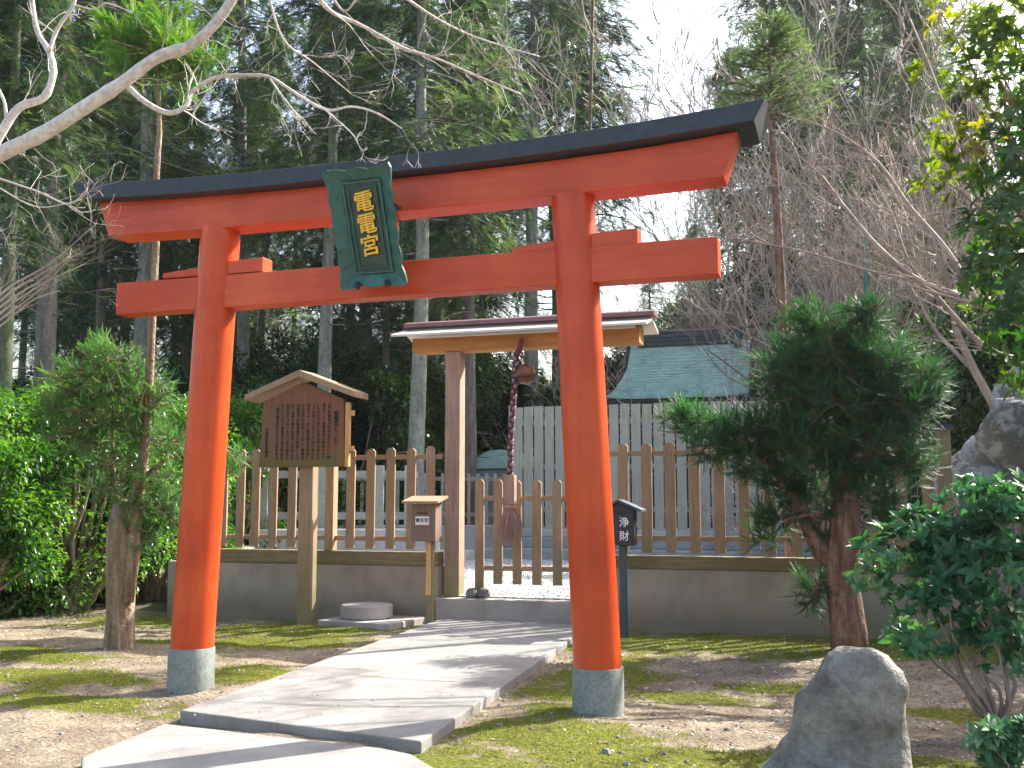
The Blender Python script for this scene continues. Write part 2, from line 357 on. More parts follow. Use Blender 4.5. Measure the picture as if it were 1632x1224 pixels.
# ------------------------------------------------------------------ terrain
def sst(a, b, x):
    t = min(1, max(0, (x-a)/(b-a))); return t*t*(3-2*t)
def hill(x, y):
    h = .5*max(0, x-2.0)*sst(5, 11, y)+.42*max(0, y-31)*sst(-16, 2, x)
    return min(h, 24)
mossblobs = [(-6.6, 7.6, 1.1, .45), (-7.9, 7.0, .7, .5), (-5.6, 6.7, .9, .3), (-6.2, 11.2, 1.3, .9), (-5.6, 10.2, .9, .55), (-5.0, 8.2, .5, .4), (-7.6, 8.6, 1.0, .4), (-6.6, 9.9, .9, .25),
             (-2.1, 8.9, .42, 1.6), (-1.2, 11.4, 2.6, .9), (.6, 11.6, 2, .8), (-1.9, 6.6, .9, .55), (-.9, 6.1, 1.2, .55), (-1.2, 8.3, .5, .3), (-.4, 8.9, .6, .3), (.6, 6.4, .6, .4), (.9, 8, .7, .3), (-2.2, 5.6, .8, .5), (-1.0, 5.4, 1.2, .4), (-8.7, 11.8, 1, .7)]
def mossf(x, y):
    m = 0
    for a, b, rx, ry in mossblobs:
        q = ((x-a)/rx)**2+((y-b)/ry)**2
        if q < 6: m = max(m, math.exp(-q*.75))
    return m*.95+.3*noise.noise(Vector((x*9, y*10, 2)))+.42*noise.noise(Vector((x*1.7, y*2.4, 9)))+.22*noise.noise(Vector((x*5, y*6, 4)))
def inpath(x, y, m=.03):
    if y > 12.35 or y < 5: return y > 12.35
    t = (y-6.3)/6; xl = -4.44-.34*t; xr = -2.52-.43*t
    if y > 6.1: return xl-m < x < xr+m
    return -4.75 < x < -1.9
def gz(x, y):
    h = hill(x, y)
    if y < 15 and -16 < x < 8:
        h += .035*noise.noise(Vector((x*.8, y*.8, 3)))+.016*noise.noise(Vector((x*3, y*3, 1)))+.006*noise.noise(Vector((x*11, y*11, 5)))
        h += .03*max(0, min(1, mossf(x, y)))*(0 if inpath(x, y, .15) else 1)
        h -= .06*sst(-5.5, -8.5, x)*sst(9, 12, y)
    else: h += .35*noise.noise(Vector((x*.15, y*.15, 2)))*sst(15, 25, y)
    return h
def ax(a, b, c, d, step, big):
    l = [a]; s = big
    g = list(np.arange(b, c, step)); lo = []; x = b; s = step
    while x > a: s *= 1.25; x -= s; lo.append(x)
    hi = []; x = g[-1]; s = step
    while x < d: s *= 1.25; x += s; hi.append(x)
    return np.array(lo[::-1]+g+hi)
xs = ax(-150, -11, 3.5, 150, .045, 1); ys = ax(-40, 4.2, 13.2, 200, .045, 1)
PATHL = [(-4.44, 6.47), (-4.78, 12.2)]; PATHR = [(-2.52, 6.12), (-2.95, 12.3)]
V = []; MS = []
for y in ys:
    for x in xs:
        V.append((x, y, gz(x, y)))
        MS.append(mossf(x, y) if (-13 < x < 5 and 3 < y < 14) else (.15 if y < 14 else -1))
nx, ny = len(xs), len(ys)
I = np.arange((nx-1)*(ny-1)); r, c = I//(nx-1), I % (nx-1); a = r*nx+c
Fq = np.stack([a, a+1, a+nx+1, a+nx], 1)
g = npmesh('ground', np.array(V), Fq, None, M['ground'], smooth=True)
at = g.data.attributes.new('moss', 'FLOAT', 'POINT'); at.data.foreach_set('value', np.array(MS, dtype=np.float32))
g.data.materials.append(M['floor'])
cy = np.array(V)[Fq[:, 0], 1]; cx = np.array(V)[Fq[:, 0], 0]
g.data.polygons.foreach_set('material_index', ((cy > 12.9) | (cx < -11.6) | (cx > 5)).astype(np.int32))
tag(g, kind='structure')

# moss tufts and litter
def scatter_ground(name, n, mat, tv, tf, smin, smax, cond, flat):
    P = []
    while len(P) < n:
        x = random.uniform(-10, 2.5); y = random.uniform(4.8, 12.4)
        if inpath(x, y): continue
        if not cond(x, y): continue
        P.append((x, y, gz(x, y)+.002))
    P = np.array(P)
    if flat: d = rng.normal(size=P.shape); d[:, 2] *= .25; up = np.array([[0, 0, 1.]])
    else: d = rng.normal(size=P.shape)*.6; d[:, 2] = 1; up = None
    return scatter(name, tv, tf, P, d, rng.uniform(smin, smax, n), mat, up=up)
tag(scatter_ground('moss', 70000, M['moss_t'], np.array([[-.16, 0, 0], [.16, 0, 0], [0, 1, 0]]), np.array([[0, 1, 2]]), .008, .022, lambda x, y: mossf(x, y) > .40+.2*noise.noise(Vector((x*14, y*14, 0))), False), kind='stuff', label='short yellow green moss growing on the dirt', cat='moss')
def litcond(x, y): return random.random() < (.25+.75*sst(-3, 0, x))*(.25 if mossf(x, y) > .5 else 1)
tag(scatter_ground('leaf_litter', 9000, M['litter'], *t_diamond(.5), .012, .05, litcond, True), kind='stuff', label='small dry leaves and chips lying on the dirt', cat='leaf litter')
# small stones on the dirt
pb = MB()
for k in range(800):
    while True:
        x = random.uniform(-9.5, 2.2); y = random.uniform(5, 12.2)
        if not inpath(x, y, .06): break
    s = random.uniform(.008, .022)*(1.8 if random.random() < .06 else 1); z = gz(x, y)
    ring = [(x+s*math.cos(t*PI/3)*random.uniform(.8, 1.3), y+s*math.sin(t*PI/3)*random.uniform(.7, 1.1), z+s*.1) for t in range(6)]
    top = [(x+(p[0]-x)*.55, y+(p[1]-y)*.55, z+s*random.uniform(.5, .8)) for p in ring]
    pb.add(ring+top, [(i, (i+1) % 6, (i+1) % 6+6, i+6) for i in range(6)]+[(6, 7, 8, 9, 10, 11)])
tag(pb.build('pebbles', stone('pebble_grey', (.16, .15, .135), (.25, .24, .215), (.36, .34, .31), 4)), kind='stuff', label='small grey pebbles strewn over the dirt', cat='pebbles')

# ------------------------------------------------------------------ path slabs
def slab(name, poly, z0, z1, label):
    area = sum(poly[i][0]*poly[(i+1) % len(poly)][1]-poly[(i+1) % len(poly)][0]*poly[i][1] for i in range(len(poly)))
    if area < 0: poly = poly[::-1]
    b = MB(); b.prism(poly, z0, z1, 'xy'); o = b.build(name, M['slab'], bevel=.012); o['kind'] = 'structure'; return o
slab('path', [(-4.44, 6.47), (-2.50, 6.09), (-2.92, 12.25), (-4.80, 12.25)], -.1, .068, '')
slab('path', [tuple(gp(a, c, .045).xy) for a, c in ((262, 1153), (130, 1206), (128, 1420), (900, 1420), (690, 1222), (655, 1201), (610, 1192))], -.1, .045, '')
b = MB(); b.prism([(-8.7, 12.62), (1.3, 12.62), (1.3, 31), (-14, 31), (-14, 24), (-10.3, 16.6)], .1, .32, 'xy'); o = b.build('gravel_court', M['gravel']); o['kind'] = 'structure'
gs = scatter('loose_gravel', *t_diamond(.9), (gpz := np.stack([rng.uniform(-9, .9, 16000), 12.75+rng.random(16000)**1.6*8.5, np.full(16000, .328)], 1)), rng.normal(size=(16000, 3)), rng.uniform(.015, .035, 16000), leafmat('gravel_chip', (.35, .36, .37), (.75, .76, .77), .8, 0))
tag(gs, kind='stuff', label='loose white gravel on the court behind the fence', cat='gravel')

# ------------------------------------------------------------------ torii
XC, YT = -3.4, 7.5
tor = thing('torii_gate', 'tall vermilion torii gate with black top beam standing across the stone path', 'torii gate', (XC, YT, 0))
def xz_bar(name, half_b, half_t, z0, z1, y0, y1, mat, curve=0, tilt=0, n=36, peak=0, xo=0, bev=.008, endf=1.0):
    b = MB(); rows = []
    for i in range(n+1):
        t = -1+2*i/n; c = curve*abs(t)**2.6+tilt*t; xb, xt = half_b*t+xo, half_t*t+xo; ym = (y0+y1)/2; th = z1-z0
        grow = 1+(endf-1)*abs(t)**3
        rows.append([(xb, y0, z0+c), (xb, y1, z0+c), (xt, y1, z0+th*grow+c), (xt, ym, z0+th*grow+peak+c), (xt, y0, z0+th*grow+c)])
    vs = [p for r in rows for p in r]; fs = []
    for i in range(n):
        for k in range(5): a = i*5+k; q = i*5+(k+1) % 5; fs.append((a, a+5, q+5, q))
    fs += [(0, 1, 2, 3, 4), tuple(n*5+k for k in (4, 3, 2, 1, 0))]
    b.add(vs, fs); return b.build(name, mat, tor, bevel=bev)
PL, PRt = (-1.66, 0, 0), (1.645, 0, 0)
for s, top in ((-1, -1.505), (1, 1.495)):
    bx = s*1.655; b = MB(); pts = []; rad = []
    for i in range(13):
        t = i/12; pts.append((bx+(top-bx)*t, 0, .28+(3.735-.28)*t)); rad.append(.170-.010*t)
    b.tube(pts, rad, 40); p = b.build('pillar', M['red'], tor); smooth_angle(p)
    b = MB(); b.lathe([(.184, -.12), (.181, .325), (.176, .335), (.168, .335)], (bx, 0, 0), 40); p = b.build('base_sleeve', M['sleeve'], tor); smooth_angle(p)
xz_bar('tie_beam', 2.5, 2.5, 3.055, 3.325, -.09, .09, M['redx'], xo=.06, tilt=.012)
xz_bar('lintel', 2.56, 2.67, 3.705, 3.97, -.13, .13, M['redx'], curve=.025, tilt=.02, xo=.05, endf=1.2)
xz_bar('roof_beam', 2.78, 2.86, 3.975, 4.10, -.26, .26, M['black'], curve=.075, tilt=.035, peak=.05, xo=.06, endf=1.2, bev=.006)
b = MB(); b.box(-.07, .07, -.06, .06, 3.327, 3.713); b.build('centre_strut', M['red'], tor, bevel=.006)
for px_ in (-1.53, 1.52):
    for s in (-1, 1):
        x0 = px_+s*.13; x1 = px_+s*.47
        b = MB(); poly = [(x0, 3.328), (x1, 3.328), (x1, 3.40), (x0, 3.43)] if s > 0 else [(x1, 3.328), (x0, 3.328), (x0, 3.40), (x1, 3.37)]
        if s > 0: poly[2] = (x1, 3.445)
        b.prism(poly, -.075, .075); b.build('wedge', M['redx'], tor, bevel=.004)
b = MB(); b.tube([(1.565, -.155, 2.23), (1.565, -.168, 2.23)], .032, 18); b.build('dowel_plug', M['red'], tor, bevel=.002)

# plaque: local frame, x right, y up the board, z towards the viewer
def text_mesh(name, body, size, ext, mat, T, parent, bold=0, line=1.0, alignx='CENTER'):
    cu = bpy.data.curves.new(name, 'FONT'); cu.body = body; cu.size = size; cu.extrude = ext; cu.offset = bold
    cu.align_x = alignx; cu.align_y = 'CENTER'; cu.space_line = line; cu.resolution_u = 3
    o = bpy.data.objects.new(name+'_curve', cu); COL.objects.link(o); bpy.context.view_layer.update()
    dg = bpy.context.evaluated_depsgraph_get(); me = bpy.data.meshes.new_from_object(o.evaluated_get(dg))
    bpy.data.objects.remove(o); bpy.data.curves.remove(cu)
    me.name = name; me.transform(T); me.materials.clear(); me.materials.append(mat)
    r = bpy.data.objects.new(name, me); COL.objects.link(r); r.parent = parent; return r
ptop, pbot = Vector((-3.395, 6.95, 0)), Vector((-3.38, 7.27, 0))
ptop.z = fp(571, 267, 6.95).z; pbot.z = fp(602, 455, 7.27).z
yv = (ptop-pbot).normalized(); xv = Vector((1, 0, 0)); zv = xv.cross(yv)
HP = (ptop-pbot).length; WP = .52
plq = thing('name_plaque', 'dark green framed plaque with gold characters hung on the middle of the torii', 'plaque', (ptop+pbot)/2)
plq.matrix_basis = Matrix.Translation((ptop+pbot)/2) @ Matrix((xv, yv, zv)).transposed().to_4x4()
def scallop(w, h, n=5, m=3, dep=.014):
    pts = []
    def edge(a, b, k, inward):
        for i in range(k*8):
            t = i/(k*8); p = Vector(a).lerp(Vector(b), t); s = abs(math.sin(t*k*PI))
            pts.append(p-Vector(inward)*dep*s+Vector(inward)*dep*.9-Vector(inward)*.03*abs(2*t-1)**7)
    edge((-w, -h), (w, -h), m, (0, 1)); edge((w, -h), (w, h), n, (-1, 0)); edge((w, h), (-w, h), m, (0, -1)); edge((-w, h), (-w, -h), n, (1, 0))
    return pts
def proj_in(pts, w, h):
    out = []; Wm = max(abs(p.x) for p in pts); Hm = max(abs(p.y) for p in pts)
    for p in pts:
        out.append(Vector((max(-w, min(w, p.x*w/Wm*1.06)), max(-h, min(h, p.y*h/Hm*1.04)))))
    return out
wi, hi_ = WP/2*.62, HP/2*.79
o_ = scallop(WP/2, HP/2, 6, 3); i_ = proj_in(o_, wi, hi_); n = len(o_)
b = MB(); vs = [(p.x, p.y, .055) for p in o_]+[(p.x, p.y, -.01) for p in i_]+[(p.x, p.y, .03) for p in o_]+[(p.x, p.y, -.035) for p in i_]
fs = []
for k in range(n):
    q = (k+1) % n
    fs += [(k, q, n+q, n+k), (q, k, 2*n+k, 2*n+q), (2*n+q, 2*n+k, 3*n+k, 3*n+q)]
b.add(vs, fs); b.build('frame', M['plaque'], plq, bevel=.002)
b = MB(); b.box(-wi-.01, wi+.01, -hi_-.01, hi_+.01, -.034, -.008); b.build('panel', M['plaque2'], plq)
for q, (w2, h2) in enumerate(((wi-.004, hi_-.004), (wi-.045, hi_-.05))):
    b = MB(); t = .014 if q == 0 else .007
    b.box(-w2, w2, h2-t, h2, -.009, .008); b.box(-w2, w2, -h2, -h2+t, -.009, .008)
    b.box(-w2, -w2+t, -h2+t, h2-t, -.009, .008); b.box(w2-t, w2, -h2+t, h2-t, -.009, .008)
    b.build('moulding', M['plaque'], plq, bevel=.002)
for k, ch in enumerate('電電宮'):
    yy = HP*(.2-.185*k)+.005
    sh = Matrix(((1, .0, 0, 0), (.14, 1, 0, 0), (0, 0, 1, 0), (0, 0, 0, 1)))
    T = Matrix.Translation((0, yy, .001)) @ sh
    text_mesh('character', ch, .165, .006, M['gold'], T, plq, .0022)
    text_mesh('character_edge', ch, .165, .003, M['ink'], Matrix.Translation((.004, yy-.004, -.004)) @ sh, plq, .005)
for s in (-1, 1):
    b = MB(); b.tube([(s*.12, -HP/2+.035, .05), (s*.12, -HP/2+.02, .075), (s*.12, -HP/2-.01, .07)], [.022, .026, .012], 8); b.build('bracket', M['dark'], plq, bevel=.003)
b = MB(); b.tube([(.2, .1, -.03), (.23, .11, -.12), (.1, .13, -.3)], .012, 8); b.build('hanger', M['dark'], plq)

# ------------------------------------------------------------------ retaining wall, step
YF = 12.5
w = thing('retaining_wall', 'low brown concrete wall left of the gate step under the picket fence', 'wall', (-6.9, YF, 0))
w.location = (0, 0, 0)
b = MB(); b.box(-8.84, -4.93, YF, YF+.3, -.3, .68); b.prism([(-8.84, YF+.302), (-8.54, YF+.302), (-10.25, 17), (-14.2, 24.5), (-14.5, 24.4), (-10.55, 17)], -.3, .66, 'xy'); b.build('concrete', M['conc'], w, bevel=.012)
b = MB(); b.box(-8.2, -4.93, YF-.015, YF+.2, .683, .85); b.build('coping_beam', M['cop'], w, bevel=.008)
w = thing('retaining_wall', 'low brown concrete wall right of the gate running behind the dark green conifer', 'wall')
b = MB(); b.box(-2.86, 1.6, YF, YF+.3, -.3, .70); b.build('concrete', M['conc'], w, bevel=.012)
b = MB(); b.box(-2.86, 1.02, YF-.015, YF+.2, .703, .85); b.build('coping_beam', M['cop'], w, bevel=.008)
b = MB(); b.box(-4.93, -2.86, YF-.08, YF+.72, -.2, .30); o = b.build('stone_step', M['step'], bevel=.015)
tag(o, 'pale granite step at the end of the path below the gate posts', 'step')

# ------------------------------------------------------------------ picket fences
def picket(par, x, y, z0, z1, wd=.105, t=.035, mat=None, name='picket'):
    b = MB(); h = wd/2; c = .035; dz = random.uniform(-.014, .014); lean = random.uniform(-.008, .008); wd *= random.uniform(.94, 1.05); z1 += dz
    b.prism([(x-h, z0), (x+h, z0), (x+h+lean, z1-c), (x+h*.45+lean, z1), (x-h*.45+lean, z1), (x-h+lean, z1-c)], y, y+t)
    b.build(name, mat or M['pick'], par, bevel=.004, seg=1)
f = thing('picket_fence', 'brown wooden picket fence on the wall left of the gate behind the notice board', 'fence')
for x in (-8.05, -7.79, -7.56, -7.30, -7.02, -6.74, -6.17, -5.89, -5.61, -5.33, -5.06): picket(f, x, YF+.05, .885, 2.165, .118)
for z in (1.01, 2.045):
    b = MB(); b.box(-8.2, -4.92, YF+.087, YF+.125, z-.03, z+.03); b.build('rail', M['pickx'], f, bevel=.004)
b = MB(); b.box(-6.52, -6.40, YF+.03, YF+.16, .852, 2.3); b.build('post', M['pick'], f, bevel=.006)
b = MB(); b.box(-8.32, -8.2, YF+.03, YF+.16, .852, 2.3); b.build('post', M['pick'], f, bevel=.006)
f = thing('picket_fence', 'brown wooden picket fence on the wall right of the gate behind the conifer', 'fence')
x = -2.60
while x < .82:
    picket(f, x, YF+.05, .885 if abs(x+1.0) > .15 else .855, 2.165, .125); x += .283
for z in (1.05, 2.05):
    b = MB(); b.box(-2.80, .9, YF+.087, YF+.125, z-.03, z+.03); b.build('rail', M['pickx'], f, bevel=.004)
b = MB(); b.box(.9, 1.04, YF+.01, YF+.17, .852, 2.26); b.build('post', M['pick'], f, bevel=.006)
b = MB(); b.prism([(.86, 2.262), (1.08, 2.262), (1.06, 2.3), (.97, 2.33), (.88, 2.3)], YF-.03, YF+.21); b.build('post_cap', M['slate'], f)

# ------------------------------------------------------------------ wooden gate with roof
gt = thing('roofed_gate', 'wooden two post gate with a pale boarded roof behind the torii', 'gate', (-3.9, 12.6, .3)); gt.location = (0, 0, 0)
for x, nm in ((-4.79, 'post'), (-3.0, 'post')):
    b = MB(); b.box(x-.10, x+.10, 12.6, 12.80, .303, 3.38); b.build('post', M['post'], gt, bevel=.008)
b = MB(); b.box(-5.33, -2.38, 12.56, 12.86, 3.383, 3.56); b.build('beam', M['orange'], gt, bevel=.006)
b = MB(); b.prism([(12.3, 3.555), (12.3, 3.585), (12.71, 3.70), (13.12, 3.585), (13.12, 3.555), (12.71, 3.665)][::-1], -5.52, -2.24, 'yz'); b.build('roof', M['pale'], gt, bevel=.003)
b = MB(); b.prism([(12.57, 3.71), (12.85, 3.71), (12.85, 3.76), (12.71, 3.80), (12.57, 3.76)], -5.46, -2.2, 'yz'); b.build('ridge_board', M['plum'], gt, bevel=.004)
b = MB(); b.prism([(12.5, 3.561), (12.92, 3.561), (12.71, 3.655)], -2.42, -2.385, 'yz'); b.build('gable', M['orange'], gt)
# low gate between the posts
lg = thing('low_gate', 'low wooden picket gate closing the opening under the roofed gate', 'gate')
for x in (-4.43, -4.19, -3.94, -3.69, -3.43, -3.2): picket(lg, x, 12.62, .47 if x > -4.4 else .34, 1.745, .115)
for z in (.66, 1.52):
    b = MB(); b.box(-4.42, -3.13, 12.657, 12.69, z-.03, z+.03); b.build('rail', M['pickx'], lg, bevel=.004)
b = MB()
for s in (0, 1):
    x = -4.5+s*.14; b.lathe([(.07, 0), (.09, .05), (.07, .1), (.03, .12)], (x, 12.57+s*.03, .30), 12)
o = b.build('foot_stone', M['rock'], lg, smooth=True)

# ------------------------------------------------------------------ bell and rope
bl = thing('shrine_bell', 'round brown bronze bell hanging under the gate beam beside the braided rope', 'bell', (-3.77, 12.45, 3.03))
b = MB(); b.lathe([(.001, -.125)]+[(.125*math.sin(t*PI/12), -.125*math.cos(t*PI/12)) for t in range(1, 12)]+[(.001, .125)], (0, 0, 0), 28)
o = b.build('bell_body', M['bronze'], bl); smooth_angle(o, 60)
b = MB(); b.lathe([(.123, -.012), (.132, -.012), (.132, .012), (.123, .012)], (0, 0, 0), 28); b.build('band', M['bronze'], bl)
b = MB(); b.box(-.09, .09, -.128, -.09, -.05, -.036); b.build('slot', M['ink'], bl)
b = MB(); b.tube([(0, 0, .12), (-.03, 0, .2), (-.06, 0, .3), (-.07, .02, .42), (-.07, .1, .46)], .011, 8); b.build('hook', M['bronze'], bl)
rp = thing('bell_rope', 'braided red and white bell rope with a wooden grip and pink tassel', 'rope', (-3.9, 12.42, 1.0))
for k in range(3):
    b = MB(); pts = []
    for i in range(181):
        t = i/180; z = 2.3-(2.3-.80)*t; cx_ = .02+(-.06-.02)*min(1, t*1.3); a = t*2*PI*11+k*2*PI/3
        pts.append((cx_+.02*math.sin(a), .016*math.sin(2*a), z))
    b.tube(pts, .019, 7); o = b.build('cord', [M['rope_r'], M['rope_w'], M['rope_p']][k], rp, smooth=True)
b = MB(); b.tube([(.07, 0.05, 2.47), (.06, 0, 2.36), (.02, 0, 2.27)], [.03, .034, .04], 8); b.build('loop', M['rope_r'], rp)
b = MB(); b.box(-.125, .005, -.055, .055, .445, .80); b.build('wooden_grip', M['post'], rp, bevel=.01)
b = MB(); b.lathe([(.05, 0), (.07, .02), (.075, .05), (.05, .07)], (-.06, 0, .375), 16); b.build('collar', M['tassel'], rp, smooth=True)
b = MB()
for k in range(260):
    a = random.uniform(0, 2*PI); r0 = .05*math.sqrt(random.random()); r1 = r0*random.uniform(1.8, 3.2)+.01; l = random.uniform(.26, .46)
    x0, y0 = math.cos(a)*r0, math.sin(a)*r0*.9; x1, y1 = math.cos(a)*r1, math.sin(a)*r1*.9
    b.tube([(-.06+x0, y0, .40), (-.06+x1*1.05, y1, .40-l*.45), (-.06+x1+random.uniform(-.02, .02), y1, .40-l)], [.004, .0035, .002], 3, False)
b.build('tassel', M['tassel'], rp)

# ------------------------------------------------------------------ notice board
YB = 11.7
nb = thing('notice_board', 'brown wooden notice board with vertical writing and a small gabled roof on one post', 'notice board', (-6.38, YB, 0)); nb.location = (0, 0, 0)
b = MB(); b.box(-6.475, -6.285, YB+.05, YB+.20, -.15, 2.6); b.build('post', M['pick'], nb, bevel=.01)
b = MB(); b.prism([(-7.01, 1.90), (-5.84, 1.90), (-5.86, 2.72), (-6.41, 2.95), (-6.96, 2.72)], YB, YB+.045); b.build('panel', M['board'], nb, bevel=.004)
for s in (-1, 1):
    b = MB(); cxr = -6.41
    xe = cxr+s*.755
    poly = [(cxr, 3.0), (cxr, 3.085), (xe, 2.80), (xe, 2.725)]
    if s > 0: poly = poly[::-1]
    b.prism(poly, YB-.12, YB+.26); b.build('roof_board', M['pick'], nb, bevel=.005)
b = MB(); b.box(-5.84, -5.79, YB+.01, YB+.07, 1.9, 2.68); b.build('edge_batten', M['fresh'], nb, bevel=.003)
for z in (2.12, 2.55):
    b = MB(); b.box(-6.95, -5.74, YB+.05, YB+.09, z-.03, z+.03) if False else b.box(-5.79, -5.74, YB+.02, YB+.07, z-.03, z+.03); b.build('batten_end', M['fresh'], nb, bevel=.002)
cols = ['古来法輪寺の鎮守社のひとつに明', '星社として電電明神が奉祀されて', 'いたが江戸時代元治元年の兵火に', 'より焼失し小社として仮に祀られ', '昭和三十一年に電気電波の発展と', 'その守護を祈願して新しく電電宮', 'が造営され電気電波の祖神として', '広く信仰を集め昭和四十四年に社', '殿が再建されて今日に至り毎年五', '月二十三日に電電宮大祭が行われ', 'て電気電波関係の人々が参拝する']
TB = Matrix.Rotation(PI/2, 4, 'X')
text_mesh('writing', '\n'.join('電電宮について'), .072, .0008, M['ink'], Matrix.Translation((-5.955, YB-.002, 2.36)) @ TB, nb, .002, .82)
for k, c_ in enumerate(cols):
    x = -6.05-.071*k
    text_mesh('writing', '\n'.join(c_), .046, .0008, M['ink'], Matrix.Translation((x, YB-.002, 2.33)) @ TB, nb, .0012, 1.0)
text_mesh('writing', '\n'.join('嵯峨虚空蔵法輪寺'), .046, .0008, M['ink'], Matrix.Translation((-6.905, YB-.002, 2.2)) @ TB, nb, .0012, 1.0)

# ------------------------------------------------------------------ card box on a post
YO = 11.85
cb = thing('card_box', 'brown wooden box with a small white label and sloping lid on a thin post', 'box')
b = MB(); b.box(-5.02, -4.71, YO, YO+.2, 1.01, 1.45); b.build('box', M['board'].copy(), cb, bevel=.006)
bx = cb.children[0]; bx.data.materials.clear(); M['boxw'] = wood('grey_brown_box_wood', (.16, .1, .075), (.24, .155, .12), (.33, .23, .185), 'z', 5); bx.data.materials.append(M['boxw'])
b = MB(); b.prism([(YO-.09, 1.455), (YO+.24, 1.52), (YO+.24, 1.55), (YO-.09, 1.485)], -5.11, -4.64, 'yz'); b.build('lid', M['pale'] if False else M['pick'], cb, bevel=.004)
b = MB(); b.box(-4.95, -4.81, YO-.003, YO+.002, 1.335, 1.35); b.build('slot', M['ink'], cb)
b = MB(); b.box(-4.965, -4.79, YO-.004, YO-.0005, 1.205, 1.305); b.build('label_plate', M['white'], cb)
text_mesh('writing', '貴名受', .055, .0005, M['ink'], Matrix.Translation((-4.878, YO-.0055, 1.255)) @ TB, cb, .001)
b = MB(); b.box(-4.85, -4.77, YO+.07, YO+.13, -.1, 1.005); b.build('post', M['pick'], cb, bevel=.005)
b = MB(); b.box(-4.845, -4.785, YO+.045, YO+.067, .38, 1.005); b.build('batten', M['fresh'], cb, bevel=.003)

# dark box
YD = 11.62
db = thing('offering_box', 'black box with white characters and a gabled lid behind the right torii pillar', 'box')
b = MB(); b.prism([(-2.60, 1.0), (-2.29, 1.0), (-2.29, 1.39), (-2.445, 1.46), (-2.60, 1.39)], YD, YD+.2); b.build('box', M['dark'], db, bevel=.005)
for s in (-1, 1):
    cx_ = -2.445; xe = cx_+s*.25; poly = [(cx_, 1.475), (cx_, 1.505), (xe, 1.395), (xe, 1.365)]
    if s > 0: poly = poly[::-1]
    b = MB(); b.prism(poly, YD-.06, YD+.26); b.build('lid', M['slate'], db, bevel=.003)
b = MB(); b.box(-2.51, -2.38, YD-.003, YD+.002, 1.345, 1.375); b.build('slot', M['ink'], db)
b = MB(); b.box(-2.47, -2.395, YD+.06, YD+.14, -.1, .998); b.build('post', M['slate'], db, bevel=.005)
for k, ch in enumerate('浄財'):
    text_mesh('writing', ch, .115, .0006, M['white'], Matrix.Translation((-2.395, YD-.002, 1.25-.15*k)) @ TB, db, .001)
b = MB(); b.tube([(-2.277, YD+.05, 1.27), (-2.262, YD+.04, 1.2), (-2.27, YD+.04, 1.1), (-2.27, YD+.05, 1.03)], [.006, .012, .007, .014], 8); b.build('latch', M['bronze'], db)

# round stone on slab
st = thing('stone_pedestal', 'round worn millstone resting on a square slab at the foot of the wall', 'stone'); 
cxs, cys = gp(603, 992).x, 11.95
b = MB(); b.lathe([(.30, .09), (.315, .1), (.315, .235), (.30, .25), (.2, .255), (.01, .25)], (cxs-.02, cys, 0), 40); o = b.build('round_stone', M['step'], st); smooth_angle(o)
b = MB(); b.box(-.5, .5, -.42, .42, -.1, .088, Matrix.Translation((cxs+.08, cys-.05, 0)) @ Matrix.Rotation(-.12, 4, 'Z')); b.build('square_slab', M['step'], st, bevel=.012)

# ------------------------------------------------------------------ inner court: plank fence, steps, honden
pf = thing('plank_fence', 'tall silver grey plank fence enclosing the small shrine hall', 'fence')
x = -6.95; k = 0
while x < .6:
    b = MB(); z1 = 3.50+random.uniform(-.012, .012); b.box(x, x+.20, 22.0, 22.035, .90, z1); b.build('plank', M['grey'], pf, bevel=.005, seg=1)
    x += .2+.035; k += 1
for z in (1.3, 2.2, 3.15):
    b = MB(); b.box(-6.9, .6, 22.037, 22.10, z-.05, z+.05); b.build('rail', M['greyx'], pf)
b = MB(); b.box(-7.05, -6.952, 21.98, 22.15, .88, 3.54); b.build('post', M['grey'], pf, bevel=.008)
st2 = thing('stone_platform', 'low stepped stone platform along the foot of the tall grey plank fence', 'platform')
b = MB(); b.box(-7.3, 1.0, 20.6, 24, .1, .52); b.build('step', M['mono'], st2, bevel=.02)
b = MB(); b.box(-7.2, 1.0, 21.3, 24, .522, .72); b.build('step', M['mono'], st2, bevel=.02)
b = MB(); b.box(-7.12, 1.0, 21.8, 24.0, .722, .88); b.build('step', M['stonepale'], st2, bevel=.02)

hd = thing('shrine_hall', 'small shrine hall with curved verdigris copper roof behind the plank fence', 'shrine')
HX0, HX1, HY = -5.55, -2.2, 25.0
ZE, ZR = fp(1080, 634, 25).z, fp(1090, 545, 26.6).z
DR = ZR-ZE
def roofz(t): return ZE+DR*(.72*t**1.7+.28*t)          # t 0 eave .. 1 ridge
b = MB(); NX, NT = 30, 22; vs = []; 
for j in range(NT+1):
    t = j/NT
    for i in range(NX+1):
        s = i/NX; e = (abs(2*s-1))**5
        xin = .30*min(1, t*1.5)**1.0
        x = HX0+xin*(1-s*1.0)+(HX1-HX0)*s-xin*.12*s if s < .5 else HX1+(-.06*min(1, t*1.5))*(1)+(HX0-HX1)*(1-s)+xin*(1-s)
        vs.append((x, HY+1.6*t, roofz(t)+.05*e-.10*e*t+(.018 if j % 1 == 0 else 0)))
fs = [(j*(NX+1)+i, j*(NX+1)+i+1, (j+1)*(NX+1)+i+1, (j+1)*(NX+1)+i) for j in range(NT) for i in range(NX)]
